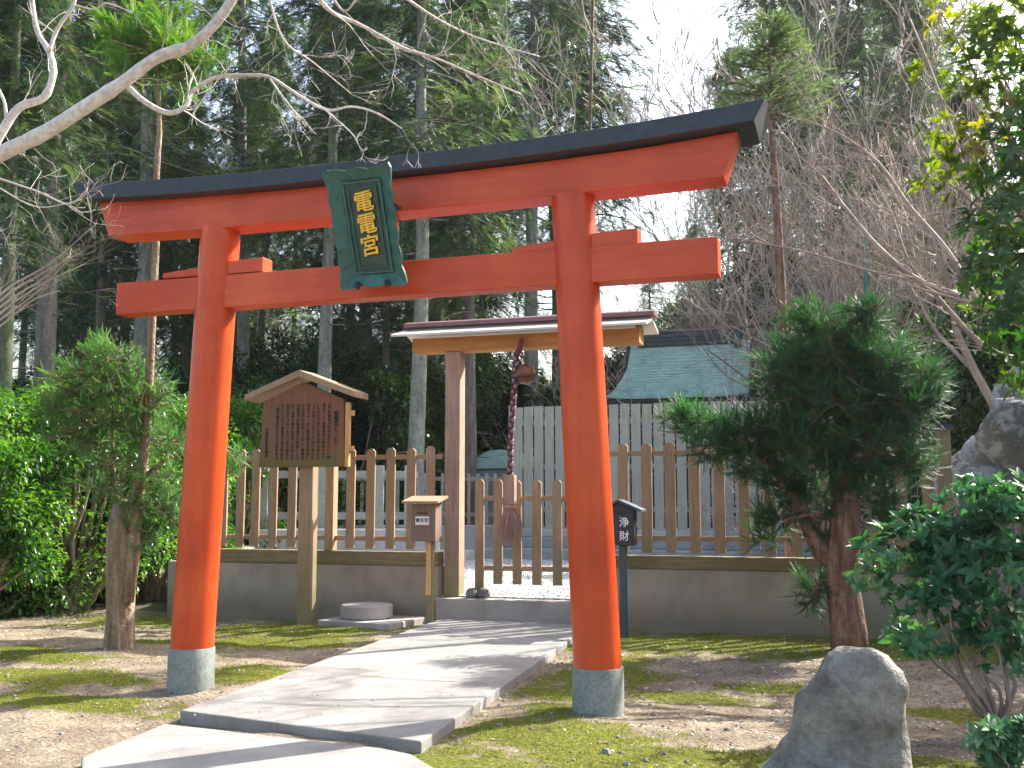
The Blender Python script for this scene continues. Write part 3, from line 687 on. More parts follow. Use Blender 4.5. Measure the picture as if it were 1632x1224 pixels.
# stepped copper courses
cv = []; cf = []
for j in range(NT):
    for i in range(NX+1):
        a = Vector(vs[j*(NX+1)+i]); q = Vector(vs[(j+1)*(NX+1)+i])
        cv += [a+Vector((0, -.02, .038)), q+Vector((0, -.012, .0)), a+Vector((0, -.004, -.015))]
    o0 = j*(NX+1)*3
    for i in range(NX):
        p = o0+i*3; cf += [(p, p+3, p+4, p+1), (p+2, p+5, p+3, p)]
b.add(cv, cf); o = b.build('front_roof', M['copper'], hd)
b = MB(); ba = []
for j in range(NT+1):
    t = j/NT; ba += [(HX0+.3*min(1, t*1.5), HY+3.2-1.6*t, roofz(t)), (HX1-.06*min(1, t*1.5), HY+3.2-1.6*t, roofz(t))]
b.add(ba, [(2*j+1, 2*j, 2*j+2, 2*j+3) for j in range(NT)]); b.build('rear_roof', M['copper'], hd)
# bargeboards following the roof curve
for xx, dx in ((HX1-.02, .07), (HX0+.14, -.07)):
    b = MB(); pl = []
    for j in range(NT+1):
        t = j/NT; xo = xx-.06*min(1, t*1.5) if dx > 0 else xx+.16*min(1, t*1.5)
        y = HY+1.6*t; z = roofz(t); pl.append([(xo, y, z+.01), (xo+dx, y, z+.01), (xo+dx, y, z-.16), (xo, y, z-.16)])
    for j in range(NT+1):
        t = 1-j/NT; xo = xx-.06*min(1, t*1.5) if dx > 0 else xx+.16*min(1, t*1.5)
        if j == 0: continue
        y = HY+3.2-1.6*t; z = roofz(t); pl.append([(xo, y, z+.01), (xo+dx, y, z+.01), (xo+dx, y, z-.16), (xo, y, z-.16)])
    vv = [p for r_ in pl for p in r_]; ff = [(i*4+k, i*4+(k+1) % 4, i*4+4+(k+1) % 4, i*4+4+k) for i in range(len(pl)-1) for k in range(4)]+[(0, 1, 2, 3)]
    b.add(vv, ff); b.build('bargeboard', M['fascia'], hd)
b = MB(); b.box(HX0+.01, HX1-.01, HY+.005, HY+.12, ZE-.16, ZE-.005); b.build('eave_fascia', M['fascia'], hd, bevel=.01)
x = HX0+.15
while x < HX1-.1:
    b = MB(); b.box(x, x+.05, HY+.06, HY+.9, ZE-.265, ZE-.195); b.m = 0; b.build('rafter', M['fascia'], hd)
    b = MB(); b.box(x-.003, x+.053, HY+.05, HY+.059, ZE-.27, ZE-.19); b.build('rafter_cap', M['white'], hd); x += .175
b = MB(); b.box(HX0+.3, HX1-.25, HY+.5, HY+2.9, .75, ZE+.25); b.build('wall', M['fascia'], hd)
for xx in (HX0+.05, HX1-.32):
    b = MB(); b.box(xx, xx+.1, HY+.2, HY+.3, 3.0, ZE-.17); b.build('bracket_post', M['white'], hd)
b = MB(); b.box(-5.05, HX1-.28, HY+1.42, HY+1.78, ZR-.1, ZR+.2); b.build('ridge_box', M['slate'], hd, bevel=.02)
for z in (ZR, ZR+.09):
    b = MB(); b.box(-5.06, HX1-.27, HY+1.40, HY+1.80, z, z+.03); b.build('ridge_band', M['dark'], hd)
b = MB(); pts = [(-5.2+(3.25)*t, HY+1.6, ZR+.26+.13*abs(2*t-1)**3) for t in [i/20 for i in range(21)]]; b.tube(pts, .055, 8); b.build('ridge_cap', M['plum'], hd)
b = MB(); b.box(HX1-.44, HX1-.26, HY+1.3, HY+1.41, ZR-.2, ZR+.2); b.lathe([(.06, 0), (.08, .05), (.04, .1)], (HX1-.35, HY+1.33, ZR+.2), 12); b.build('ridge_end_tile', M['slate'], hd, bevel=.01)

# stone enclosure seen through the gate, low inner fence and kerb
sm = thing('stone_monument', 'grey stone block with a rounded mossy green cap seen through the gate', 'stone monument')
c0 = fp(797, 780, 26); 
b = MB(); b.box(c0.x-.62, c0.x+.62, 26, 27.3, .3, 2.28); b.build('block', M['mono'], sm, bevel=.03)
b = MB(); b.prism([(c0.x-.72, 2.29), (c0.x+.72, 2.29), (c0.x+.66, 2.5)]+[(c0.x+.6*math.cos(t*PI/8), 2.5+.28*math.sin(t*PI/8)) for t in range(1, 8)]+[(c0.x-.66, 2.5)], 25.9, 27.4); b.build('cap', M['copper'], sm, bevel=.02)
inf = thing('inner_fence', 'low pale weathered fence of narrow slats on a stone kerb inside the court', 'fence')
A, Bp = Vector((-8.4, 15.2, 0)), Vector((-8.15, 24.5, 0))
def infence(A, B, z0, z1, n, par, pw=.07, mat='grey'):
    ang = math.atan2(B.y-A.y, B.x-A.x)
    for i in range(n+1):
        p = A.lerp(B, i/n); T = Matrix.Translation(p) @ Matrix.Rotation(ang, 4, 'Z'); big = i % 7 == 0
        h = .07 if big else pw/2
        b = MB(); b.box(-h, h, -h*.7, h*.7, z0, z1+(.1 if big else 0), T); b.build('post' if big else 'slat', M[mat], par)
    L_ = (B-A).length
    for z in (z0+.22, z1-.12):
        b = MB(); b.box(0, L_, .06, .11, z-.045, z+.045, Matrix.Translation(A) @ Matrix.Rotation(ang, 4, 'Z')); b.build('rail', M[mat], par)
infence(Vector((-12.6, 21.2, 0)), Vector((-7.4, 23.4, 0)), .95, 2.1, 28, inf)
b = MB(); T = Matrix.Translation((-12.7, 21.0, 0)) @ Matrix.Rotation(math.atan2(2.2, 5.2), 4, 'Z'); b.box(0, 5.7, -.15, .5, .1, .93, T); b.build('kerb', M['stonepale'], inf, bevel=.02)
inf2 = thing('inner_fence', 'pale grey board fence on a raised pale kerb just behind the left picket fence', 'fence')
A, B = Vector((-10.7, 17.9, 0)), Vector((-8.1, 18.7, 0))
ang = math.atan2(B.y-A.y, B.x-A.x); TT = Matrix.Translation(A) @ Matrix.Rotation(ang, 4, 'Z')
for x in (.0, .55, 1.1, 1.65, 2.2, 2.75):
    b = MB(); b.box(x, x+.16, 0, .05, .97, 2.15, TT); b.build('board', M['greyx'], inf2, bevel=.004)
for z in (1.2, 1.98):
    b = MB(); b.box(-.2, 3.0, .052, .1, z-.07, z+.07, TT); b.build('rail', M['greyx'], inf2)
b = MB(); b.box(-.1, 3.4, -.3, .4, .1, .95, TT); b.build('kerb', M['stonepale'], inf2, bevel=.02)
kb = MB(); kb.box(-8.5, -7.3, 15.0, 20.5, .322, .5); o = kb.build('kerb_stone', M['stonepale'], bevel=.02); tag(o, 'broad white stone kerb lying on the gravel behind the left picket fence', 'kerb')

pl_ = thing('metal_pole', 'thin teal metal pole rising from the hillside above the conifer', 'pole')
a_ = fp(1378, 372, 24); b_ = fp(1386, 560, 24)
b = MB(); b.tube([(b_.x, 24, b_.z-3), tuple(b_), tuple(a_)], .06, 10); b.build('shaft', M['metalpole'], pl_)
b = MB(); b.lathe([(.07, 0), (.075, .03), (.01, .08)], tuple(a_), 10); b.build('pole_cap', M['metalpole'], pl_)

# ------------------------------------------------------------------ rocks
def rockmesh(name, prof, y0, yd, mat, seed, n=44, label=None, cat='rock', amp=.03):
    # prof: list of (z, xl, xr, depth factor)
    vs = []; fs = []; rows = 40
    zs = [p[0] for p in prof]
    for r_ in range(rows+1):
        z = zs[0]+(zs[-1]-zs[0])*(r_/rows)
        xl = np.interp(z, zs, [p[1] for p in prof]); xr = np.interp(z, zs, [p[2] for p in prof]); dp = np.interp(z, zs, [p[3] for p in prof])*yd
        for k in range(n):
            a = 2*PI*k/n; ca, sa = math.cos(a), math.sin(a); e = .75
            x = (xl+xr)/2+(xr-xl)/2*math.copysign(abs(ca)**e, ca); y = y0+dp*math.copysign(abs(sa)**e, sa)+.25*dp
            p = Vector((x, y, z)); q = noise.noise(p*2.3+Vector((seed, 0, 0)))*amp*1.6+noise.noise(p*6+Vector((0, seed, 0)))*amp*.6+abs(noise.noise(p*3.2+Vector((seed*2, 3, 0))))*amp*1.2+noise.noise(p*18)*amp*.2+(noise.voronoi(p*4.5+Vector((seed, 0, 0)))[0][0]-.3)*amp*1.1
            vs.append((x+ca*q, y+sa*q, z+q*.3))
    for r_ in range(rows):
        for k in range(n): a = r_*n+k; c_ = r_*n+(k+1) % n; fs.append((a, c_, c_+n, a+n))
    fs.append(tuple(range(rows*n, rows*n+n)))
    b = MB(); b.add(vs, fs); o = b.build(name, mat, smooth=True); return tag(o, label, cat)
def px(x, y, Y): q = fp(x, y, Y); return q.x, q.z
Yr = 6.0
P_ = []
for l, r_, yy, d in ((1205, 1450, 1262, 1), (1226, 1447, 1224, 1), (1254, 1448, 1180, .95), (1268, 1447, 1140, .9), (1284, 1443, 1100, .8), (1300, 1430, 1070, .65), (1322, 1408, 1047, .4), (1340, 1385, 1038, .22)):
    xl, z = px(l, yy, Yr); xr, _ = px(r_, yy, Yr); P_.append((z, xl, xr, d))
rockmesh('boulder', P_, Yr+.1, .22, M['rock'], 3, label='tall grey pointed boulder standing in front of the conifer trunk', amp=.034)
def outcrop(name, c, rad, seed, label):
    bpy_me = bpy.data.meshes.new(name); import bmesh
    bm = bmesh.new(); bmesh.ops.create_icosphere(bm, subdivisions=6, radius=1)
    for v in bm.verts:
        p = v.co.normalized(); q = p*1.0
        d = 1
        cell = noise.voronoi(Vector((q.x*2.6, q.y*2.6, q.z*3.2))+Vector((seed, 0, 0)))[0]
        d += .22*(cell[1]-cell[0])-.13*math.exp(-(cell[1]-cell[0])*14)+.1*noise.noise(q*2+Vector((seed, 1, 2)))+.07*noise.noise(q*6)+.035*noise.noise(q*15)+.015*noise.noise(q*35)
        v.co = Vector((p.x*rad[0], p.y*rad[1], p.z*rad[2]))*d
    bm.to_mesh(bpy_me); bm.free(); bpy_me.shade_smooth(); bpy_me.materials.append(M['rockw'])
    o = bpy.data.objects.new(name, bpy_me); COL.objects.link(o); o.location = c; return tag(o, label, 'rock')
outcrop('rock_outcrop', (3.3, 14.4, 1.0), (2.2, 1.4, 2.35), 5, 'large pale lichen covered rock outcrop behind the fence end post')
outcrop('rock_outcrop', (3.4, 12.0, .2), (1.35, 1.2, 2.2), 9, 'mossy dark rock outcrop at the right edge behind the leafy shrub')

# ------------------------------------------------------------------ woody growth
def wob(a, b, n, amp, seed=0):
    a, b = Vector(a), Vector(b); out = []
    for i in range(n+1):
        t = i/n; p = a.lerp(b, t); s = amp*math.sin(PI*min(1, t*1.2+.05)) if 0 < i < n else 0
        out.append(p+Vector((noise.noise(p*1.3+Vector((seed, 0, 0))), noise.noise(p*1.3+Vector((0, seed, 5))), noise.noise(p*1.3+Vector((7, 0, seed)))*.5))*s)
    return out
def grow(mb, p, d, L, r, depth, spread=.6, up=.12, kids=3, jit=.18, n=5, tips=None, minr=.002):
    pts = [p]; rad = [r]; q = Vector(p); dd = Vector(d).normalized()
    for i in range(n):
        dd = (dd+Vector((random.gauss(0, jit), random.gauss(0, jit), random.gauss(0, jit)+up*.3))).normalized()
        q = q+dd*(L/n); pts.append(q.copy()); rad.append(max(minr, r*(1-.55*(i+1)/n)))
    mb.tube(pts, rad, 6 if r > .03 else (4 if r > .01 else 3), False)
    if depth <= 0:
        if tips is not None: tips.append((q.copy(), dd.copy()))
        return
    for k in range(kids):
        i = random.randint(max(1, n//3), n); a = Vector((random.gauss(0, 1), random.gauss(0, 1), random.gauss(0, .8)))
        nd = (dd+a.normalized()*spread).normalized()
        grow(mb, pts[i], nd, L*random.uniform(.5, .8), rad[i]*random.uniform(.5, .75), depth-1, spread, up, kids, jit, n, tips, minr)

# --- foreground bare branches (top left)
def polybr(b, pts, r0, r1, Y, kids=0, kl=.4, seed=0, n=10, kd=2):
    P = []; Ys = Y if isinstance(Y, (list, tuple)) else (Y, Y)
    m = len(pts)
    base = [fp(x, y, Ys[0]+(Ys[1]-Ys[0])*i/(m-1)) for i, (x, y) in enumerate(pts)]
    # catmull-rom
    out = []
    for i in range(m-1):
        p0, p1, p2, p3 = base[max(i-1, 0)], base[i], base[i+1], base[min(i+2, m-1)]
        for k in range(5):
            t = k/5; out.append(.5*((2*p1)+(p2-p0)*t+(2*p0-5*p1+4*p2-p3)*t*t+(3*p1-p0-3*p2+p3)*t**3))
    out.append(base[-1]); N = len(out)
    rad = [(r0+(r1-r0)*i/(N-1))*(1+.10*noise.noise(out[i]*9)+(.12 if random.random() < .12 else 0)) for i in range(N)]
    b.tube(out, rad, n)
    for k in range(kids):
        i = random.randint(N//5, N-1); d = (out[min(i+1, N-1)]-out[max(i-1, 0)]).normalized()
        d = (d+Vector((random.gauss(0, .6), random.gauss(0, .6), random.gauss(0, .6)))).normalized()
        grow(b, out[i], d, kl*random.uniform(.6, 1.3), min(rad[i]*.38, .005), kd, .7, .15, 2, .16, 5, None, .0012)
bt = thing('bare_tree', 'leafless tree reaching thick sunlit white branches in from the upper left', 'tree')
b = MB()
b.tube([(-6.3, 5.2, -.2), (-6.25, 5.2, 1.2), (-6.1, 5.15, 2.4), tuple(fp(-160, 330, 5.0))], [.19, .16, .13, .1], 14)
b.build('trunk', M['branch'], bt, smooth=True)
def limb(pts, r0, r1, Y, **k):
    b = MB(); polybr(b, pts, r0*.6, r1*.66, Y, **k); return b.build('limb', M['branch'], bt, smooth=True)
limb([(-160, 330), (-60, 285), (0, 246), (70, 212), (140, 168), (195, 132), (250, 92), (300, 74), (345, 35), (380, -20), (400, -80)], .085, .035, (5, 5.2), kids=5, kl=.25, n=14)
limb([(-30, 270), (0, 215), (30, 172), (70, 155), (85, 115), (78, 82), (58, 45), (48, -30)], .05, .02, (5, 5.1), kids=5, kl=.3, n=12)
limb([(78, 82), (92, 45), (118, 5), (128, -40)], .022, .012, (5.05, 5.1), kids=3, kl=.3)
limb([(10, 195), (6, 160), (-15, 120)], .018, .012, 5, kids=2)
limb([(205, 140), (235, 165), (270, 180), (298, 168), (305, 148), (340, 125), (390, 120), (430, 123), (470, 148), (520, 175), (560, 170), (600, 180), (640, 205)], .028, .007, (5.1, 5.6), kids=12, kl=.24)
limb([(430, 125), (455, 160), (480, 190), (520, 175)][:3], .01, .005, (5.2, 5.3), kids=4, kl=.25)
limb([(520, 176), (545, 198), (560, 212), (570, 225)], .008, .004, 5.4, kids=2, kl=.15)
limb([(355, 122), (370, 100), (378, 88)], .009, .005, 5.2, kids=2, kl=.15)
limb([(440, -60), (500, -10), (530, 20), (575, 40), (640, 75), (700, 95), (770, 125), (830, 150)], .026, .007, (5.2, 6.2), kids=14, kl=.3)
limb([(520, -20), (548, 18), (570, -5)], .012, .009, 5.2, kids=2)
limb([(-40, 270), (0, 285), (60, 305), (110, 325), (140, 300)], .012, .005, (4.9, 5.1), kids=6, kl=.3)
limb([(0, 300), (60, 330), (130, 318)], .008, .004, 5, kids=3, kl=.25)
limb([(115, 6), (150, 15), (170, 5), (210, 20)], .011, .006, 5.1, kids=4, kl=.2)
limb([(600, -40), (680, 20), (760, 60), (860, 90)], .02, .006, (6.4, 7.4), kids=12, kl=.35)
limb([(420, -40), (450, 60), (500, 100), (560, 150)], .014, .005, (6, 6.8), kids=10, kl=.3)
b2 = thing('bare_shrub', 'leafless tan twigs fanning in from the left edge below the thick branches', 'shrub')
b = MB(); b.tube([(-7.2, 6.8, -.1), (-7.1, 6.8, 1.2), tuple(fp(-60, 560, 6.6))], [.04, .034, .026], 8)
b.build('stem', M['twig'], b2)
for q in range(6):
    b = MB(); y0 = 540-q*10; 
    polybr(b, [(-60, 560), (0, y0-20), (50+q*6, y0-60-q*2), (110+q*6+random.randint(-20, 20), y0-90+random.randint(-30, 30)-q*3)], .012, .003, (6.6, 6.9), kids=5, kl=.35, n=6)
    b.build('twigs', M['twig'], b2)
# hanging branch in the sky gap
hb = thing('hanging_branch_tree', 'leafless tree whose one drooping branch crosses the bright sky behind the torii top', 'tree')
b = MB(); polybr(b, [(925, 0-30), (930, 20), (950, 70), (968, 110), (985, 145), (1030, 195), (1060, 260)], .013, .006, 12, kids=8, kl=.4); 
t0 = fp(925, -30, 12)
b.tube([t0, t0+Vector((-.3, 1.5, 1.2)), t0+Vector((-1.0, 5, 2.5)), t0+Vector((-2.5, 11, 2.0)), Vector((gx0:=fp(668, 500, 30).x, 29, 8)), Vector((gx0, 29.3, 0))], [.014, .02, .03, .04, .06, .1], 8)
b.build('branch', M['twigb'], hb, smooth=True)

# --- cedar (tall forest tree) variants
SPR = t_spray(14, .46, .06); DIA = t_diamond(.5)
def cedar_proto(name, h, z0, rad, r, bark, seed, dens=1.0, mat='cedarleaf', droop=.5, trunk_knots=True, sprs=.34):
    random.seed(seed)
    root = thing(name, 'x', 'tree')
    b = MB(); pts = [(.12*math.sin(i*.7+seed)*i/12, .1*math.cos(i*.9+seed)*i/12, h*i/14-.3) for i in range(15)]; rd = [r*(1.25 if i == 0 else 1)*(1-.82*i/14) for i in range(15)]
    b.tube(pts, rd, 14)
    for k in range(26):
        z = random.uniform(1.5, h*.8); a = random.uniform(0, 2*PI); i = z/h*14; rr = r*(1-.82*i/14)
        L_ = random.uniform(.08, .7); b.tube([(math.cos(a)*rr*.5, math.sin(a)*rr*.5, z), (math.cos(a)*(rr+L_), math.sin(a)*(rr+L_), z-.1*L_)], [.025, .01], 5)
    P = []; D = []
    nb_ = int(230*dens)
    for k in range(nb_):
        t = random.random()**.85; z = z0+(h-z0)*t; a = random.uniform(0, 2*PI); L_ = rad*(1-.8*t**1.4)*random.uniform(.55, 1.15)
        d = Vector((math.cos(a), math.sin(a), random.uniform(-.15, .35))); p = Vector((0, 0, z)); pts = [p.copy()]
        for s in range(6):
            d = (d+Vector((random.gauss(0, .1), random.gauss(0, .1), -droop*.22+(.12 if s > 3 else 0)))).normalized(); p = p+d*L_/6; pts.append(p.copy())
            for q in range(int(4+2*dens)):
                if s >= 1:
                    o = Vector((random.gauss(0, .26), random.gauss(0, .26), random.gauss(-.12, .24)))*(L_*.35+.3); P.append(p+o)
                    D.append(Vector((d.x, d.y, d.z*.4))+Vector((random.gauss(0, .55), random.gauss(0, .55), random.gauss(-.45, .4))))
        b.tube(pts, [.035, .03, .025, .02, .016, .012, .006], 4, False)
    b.build('trunk', bark, root, smooth=True)
    P = np.array(P); D = np.array(D); tv, tf = SPR
    clump = np.array([nz(p, .9, seed) for p in P])*.9+.45
    scatter('crown', tv, tf, P, D, rng.uniform(sprs*.7, sprs*1.7, len(P)), M[mat], root, up=np.array([[0, 0, 1.]]), rnd=np.clip(clump+rng.normal(size=len(P))*.15, 0, 1))
    return root
def place(root, x, y, rz, s, label, cat='tree', group=None, first=[], z=None, sz=None):
    if root.name not in first: o = root; first.append(root.name)
    else: o = copy_tree(root)
    o.location = (x, y, (hill(x, y)-.05) if z is None else z); o.rotation_euler = (random.uniform(-.02, .02), random.uniform(-.02, .02), rz); o.scale = (s, s, sz or s)
    o['label'] = label; o['category'] = cat
    if group: o['group'] = group
    return o
c1 = cedar_proto('cedar_tree', 21, 7.5, 2.9, .24, M['bark'], 1, .78)
c2 = cedar_proto('cedar_tree', 22, 8.5, 2.7, .23, M['barkg'], 2, .72)
c3 = cedar_proto('cedar_tree', 17, 3.5, 3.0, .2, M['bark'], 3, .85)
c4 = cedar_proto('cedar_tree', 20, 9, 2.5, .26, M['barkmoss'], 4, .75)
random.seed(21)
def gx(pxx, y): return fp(pxx, 790, y).x
GT = 'tall cedars of the wood behind the fence'
cedars = [(c1, 58, 16, .95, 'broad dark grey cedar trunk at the upper left behind the white branches'),
          (c4, 4, 13.5, .62, 'green mossy cedar trunk cut by the left edge of the photo'),
          (c2, 214, 22, 1.0, 'straight pale grey cedar trunk showing just left of the left torii pillar'),
          (c1, 160, 23, .8, 'grey cedar trunk second left from the left torii pillar'),
          (c3, 128, 26, .7, 'slim dark cedar trunk between the mossy edge trunk and the grey pair'),
          (c3, 292, 27, .8, 'dark cedar trunk glimpsed beside the left torii pillar under the tie beam'),
          (c2, 512, 22, .86, 'pale grey cedar trunk rising directly behind the notice board roof'),
          (c2, 660, 21, .9, 'pale lichened cedar trunk just left of the roofed gate post'),
          (c2, 388, 26, 1.0, 'pale slim cedar trunk right of the left torii pillar above the hedge'),
          (c3, 617, 25, .75, 'dark brown cedar trunk between the two pale trunks behind the plaque'),
          (c1, 748, 23.5, .72, 'brown cedar trunk directly behind the left post of the roofed gate'),
          (c3, 772, 33, 1.0, 'tall dark cedar rising above the middle of the torii top beam')]
for i, (t, p, y, s, lb) in enumerate(cedars):
    place(t, gx(p, y), y, random.uniform(0, 6.28), s, lb, group=GT)
# further back, filling the wood
far = []
for i in range(22):
    p = -60+i*41+random.uniform(-18, 18); y = random.choice([30, 34, 38, 43])+random.uniform(-2, 2)
    if 775 < p: continue
    place(random.choice([c1, c2, c3]), gx(p, y), y, random.uniform(0, 6.28), random.uniform(.85, 1.2), 'dark cedar standing deep in the wood behind the left half of the fence', group='cedars deep in the wood')
for i, (p, y, s) in enumerate([(848, 29, 1.1), (925, 33, 1.15), (890, 38, 1.1)]):
    place([c2, c4, c2][i], gx(p, y), y, i*2.1, s, ['feathery cedar left of the open sky above the torii beam', 'cedar whose ragged crown borders the bright open sky', 'pale cedar half hidden behind the crowns beside the open sky'][i], group=GT)
GR = 'dark conifers on the right hillside'
for i, (p, y, s, lb) in enumerate([(1185, 44, .98, 'tall hazy conifer on the slope behind the slender tree crown'), (1340, 40, 1.1, 'tall dark conifer on the hillside above the steel pole'), (1400, 34, 1.0, 'dark conifer behind the bare trees at the upper right'), (1465, 30, .8, 'dense dark conifer behind the yellow green leaves'), (1500, 42, 1.2, 'dark conifer high on the hillside near the top right corner'), (1260, 40, 1.05, 'tall conifer right of the slender tree crown'), (1110, 50, .62, 'distant conifer on the ridge right of the torii pillar'), (1040, 54, .55, 'distant low conifer on the ridge below the open sky'), (1300, 46, 1.15, 'large conifer high behind the bare trees left of the steel pole'), (1560, 25, .5, 'shadowy conifer behind the leafy tree at the right edge')]):
    place([c3, c1][i % 2], gx(p, y), y, i*1.3, s, lb, group=GR)

# --- broadleaf evergreen masses
def bush_proto(name, rx, ry, h, nleaf, lsize, mat, seed, tmpl, stems=True, z0=.0, skirt=.15, bark='twigb', lobes=26):
    random.seed(seed); root = thing(name, 'x', 'shrub')
    b = MB(); L = []
    for k in range(lobes):
        a = random.uniform(0, 2*PI); zt = random.uniform(skirt, 1); rr = math.sqrt(max(0, 1-(max(0, zt-.45)/.6)**2))*random.uniform(.45, .95)
        c = Vector((math.cos(a)*rx*rr, math.sin(a)*ry*rr, z0+h*zt*.93)); L.append((c, random.uniform(.2, .38)*min(rx, ry, h)))
        if stems: b.tube(wob((random.gauss(0, .08), random.gauss(0, .08), -.1), c, 5, .25, k), [.05, .04, .03, .022, .015, .006], 5, False)
    if stems: b.build('stem', M[bark], root, smooth=True)
    P = []; D = []
    for k in range(nleaf):
        c, r_ = random.choice(L); d = Vector((random.gauss(0, 1), random.gauss(0, 1), random.gauss(.15, 1))).normalized()
        p = c+d*r_*(random.random()**.33)*Vector((1, 1, .8)).length/1.6; P.append(p); D.append(d*.8+Vector((0, 0, -.25))+Vector((random.gauss(0, .5), random.gauss(0, .5), random.gauss(0, .4))))
    P = np.array(P); D = np.array(D); tv, tf = tmpl
    cl = np.array([nz(p, 1.3, seed) for p in P])*.8+.5
    scatter('foliage', tv, tf, P, D, rng.uniform(lsize*.7, lsize*1.3, len(P)), M[mat], root, up=np.array([[0, 0, 1.]]), rnd=np.clip(cl+rng.normal(size=len(P))*.2, 0, 1))
    return root
u1 = bush_proto('evergreen_tree', 2.2, 2.0, 5.0, 26000, .12, 'understory', 31, DIA, skirt=.08)
u2 = bush_proto('evergreen_tree', 2.4, 2.0, 4.2, 26000, .12, 'understory', 32, DIA, skirt=.05)
random.seed(5)
GU = 'glossy evergreens filling the gaps between the trunks'
ul = [(300, 24, 1.0), (380, 21, .95), (440, 25, 1.15), (500, 26.5, 1.2), (560, 24, 1.1), (610, 28, 1.3), (690, 27, 1.2), (760, 30, 1.15), (820, 30, 1.15), (880, 30, 1.1), (720, 32, 1.3), (940, 31, 1.0), (90, 24, 1.1), (170, 27, 1.1), (20, 20, .9), (240, 30, 1.2), (470, 33, 1.6), (330, 34, 1.6), (590, 36, 1.7), (700, 38, 1.5)]
ub = ['glossy evergreen left of the notice board roof', 'evergreen bush close behind the left pickets', 'dark evergreen behind the left half of the notice board', 'dark evergreen behind the notice board roof', 'shadowy evergreen right of the notice board', 'evergreen between the pale trunks below the plaque', 'evergreen just left of the roofed gate post', 'sparkling evergreen seen left of the bell rope', 'sparkling evergreen behind the bell', 'evergreen between the bell and the right torii pillar', 'evergreen far behind the left gate post', 'evergreen between the right torii pillar and the copper roof', 'evergreen above the left hedge near the photo edge', 'evergreen above the hedge behind the young cedar', 'evergreen at the left edge above the hedge', 'evergreen seen left of the left torii pillar above the hedge', 'tall far evergreen above the notice board', 'tall far evergreen right of the left torii pillar', 'tall far evergreen under the plaque', 'tall far evergreen above the roofed gate post']
for i, (p, y, s) in enumerate(ul):
    place([u1, u2][i % 2], gx(p, y), y, random.uniform(0, 6), s, ub[i], group=GU)
GH2 = 'evergreens clothing the right hillside'
for i, (p, y, s) in enumerate([(1000, 36, 1.2), (1060, 38, 1.3), (1120, 36, 1.2), (1170, 34, 1.1), (1230, 32, 1.1), (1290, 30, 1.0), (1350, 28, 1.0), (1410, 26, 1.0), (1470, 24, 1.0), (1530, 22, 1.0), (1590, 20, 1.0), (1650, 19, 1.0), (1100, 48, 1.5), (1200, 46, 1.5), (1300, 44, 1.5), (1400, 40, 1.4), (1480, 34, 1.4), (1550, 30, 1.5), (1620, 26, 1.4), (980, 50, 1.5), (860, 44, 1.3), (930, 46, 1.3)]):
    place([u1, u2][i % 2], gx(p, y), y, random.uniform(0, 6), s, 'dark evergreen growing on the wooded slope behind the bare trees', group=GH2)

# --- bare deciduous trees (hillside)
def bare_proto(seed, h, mat, spread=.65, depth=5, r=.09, L=None, up=.25):
    random.seed(seed); root = thing('bare_tree', 'x', 'tree'); b = MB()
    for k in range(3):
        a = random.uniform(0, 2*PI); d = Vector((math.cos(a)*.35, math.sin(a)*.35, 1))
        grow(b, Vector((0, 0, -.2)), d, h*.45, r, depth, spread, up, 3, .15, 6, None, .006)
    b.build('branches', mat, root); return root
d1 = bare_proto(41, 7.5, M['twig']); d2 = bare_proto(42, 7.0, M['twigb'], .75, 5, .08); d3 = bare_proto(43, 6.5, M['twig'], .9, 5, .07, up=.05)
random.seed(8)
bl_ = [(1040, 30, 1.0), (1100, 29, 1.1), (1150, 31, 1.1), (1200, 31, 1.1), (1270, 27, 1.4), (1320, 25, 1.4), (1370, 27, 1.5), (1420, 22, 1.35), (1290, 34, 1.9), (1450, 26, 1.6), (1510, 20, .9), (1350, 20, .85), (1080, 36, 1.1), (870, 33, .5), (820, 28, .6), (1180, 38, 1.2), (975, 35, .6), (1340, 31, 1.9), (1400, 30, 2.1), (1430, 35, 1.6), (1500, 24, 1.3), (1390, 37, 2.6)]
bn = ['just right of the right torii pillar', 'above the left end of the copper roof', 'above the copper roof ridge', 'behind the slender trunked tree', 'right of the slender trunked tree', 'left of the steel pole', 'around the top of the steel pole', 'right of the steel pole', 'high on the slope above the steel pole', 'beside the yellow green leaves', 'in the shade near the rock outcrop', 'low above the dark green conifer', 'far behind the end of the tie beam', 'seen between the torii beams near the right pillar', 'with a low crown above the gate roof', 'far behind above the copper roof', 'far behind the right torii pillar', 'tall and pale above the steel pole', 'tall beside the yellow green leaves', 'tall just right of the slender tree crown', 'tall near the upper right corner', 'highest of all on the wooded slope']
for i, (p, y, s) in enumerate(bl_):
    place([d1, d2, d3][i % 3], gx(p, y), y, random.uniform(0, 6), s, 'leafless twiggy tree '+bn[i], group='leafless trees on the hillside', z=hill(gx(p, y), y)-.1)

# leafless tree leaning in from the right
br = thing('leaning_bare_tree', 'leafless tree sweeping long bare limbs in from the right above the conifer', 'tree')
def rl(pts, r0, r1, Y, **k):
    b = MB(); polybr(b, pts, r0, r1, Y, **k); b.build('limb', M['twigb'], br, smooth=True)
rl([(1760, 560), (1632, 515), (1580, 492), (1520, 470), (1460, 445), (1400, 395), (1350, 335), (1310, 280)], .06, .012, (10.5, 11.5), kids=26, kl=.8, kd=3)
rl([(1580, 492), (1500, 470), (1440, 452)], .02, .007, 10.7, kids=8, kl=.5)
rl([(1760, 640), (1632, 585), (1560, 545), (1500, 480), (1450, 420), (1420, 340), (1390, 280)], .035, .007, (10.5, 11.5), kids=20, kl=.7, kd=3)
rl([(1560, 485), (1510, 400), (1450, 330), (1400, 260), (1340, 215), (1280, 190)], .03, .008, (10.7, 12), kids=26, kl=.8, kd=3)
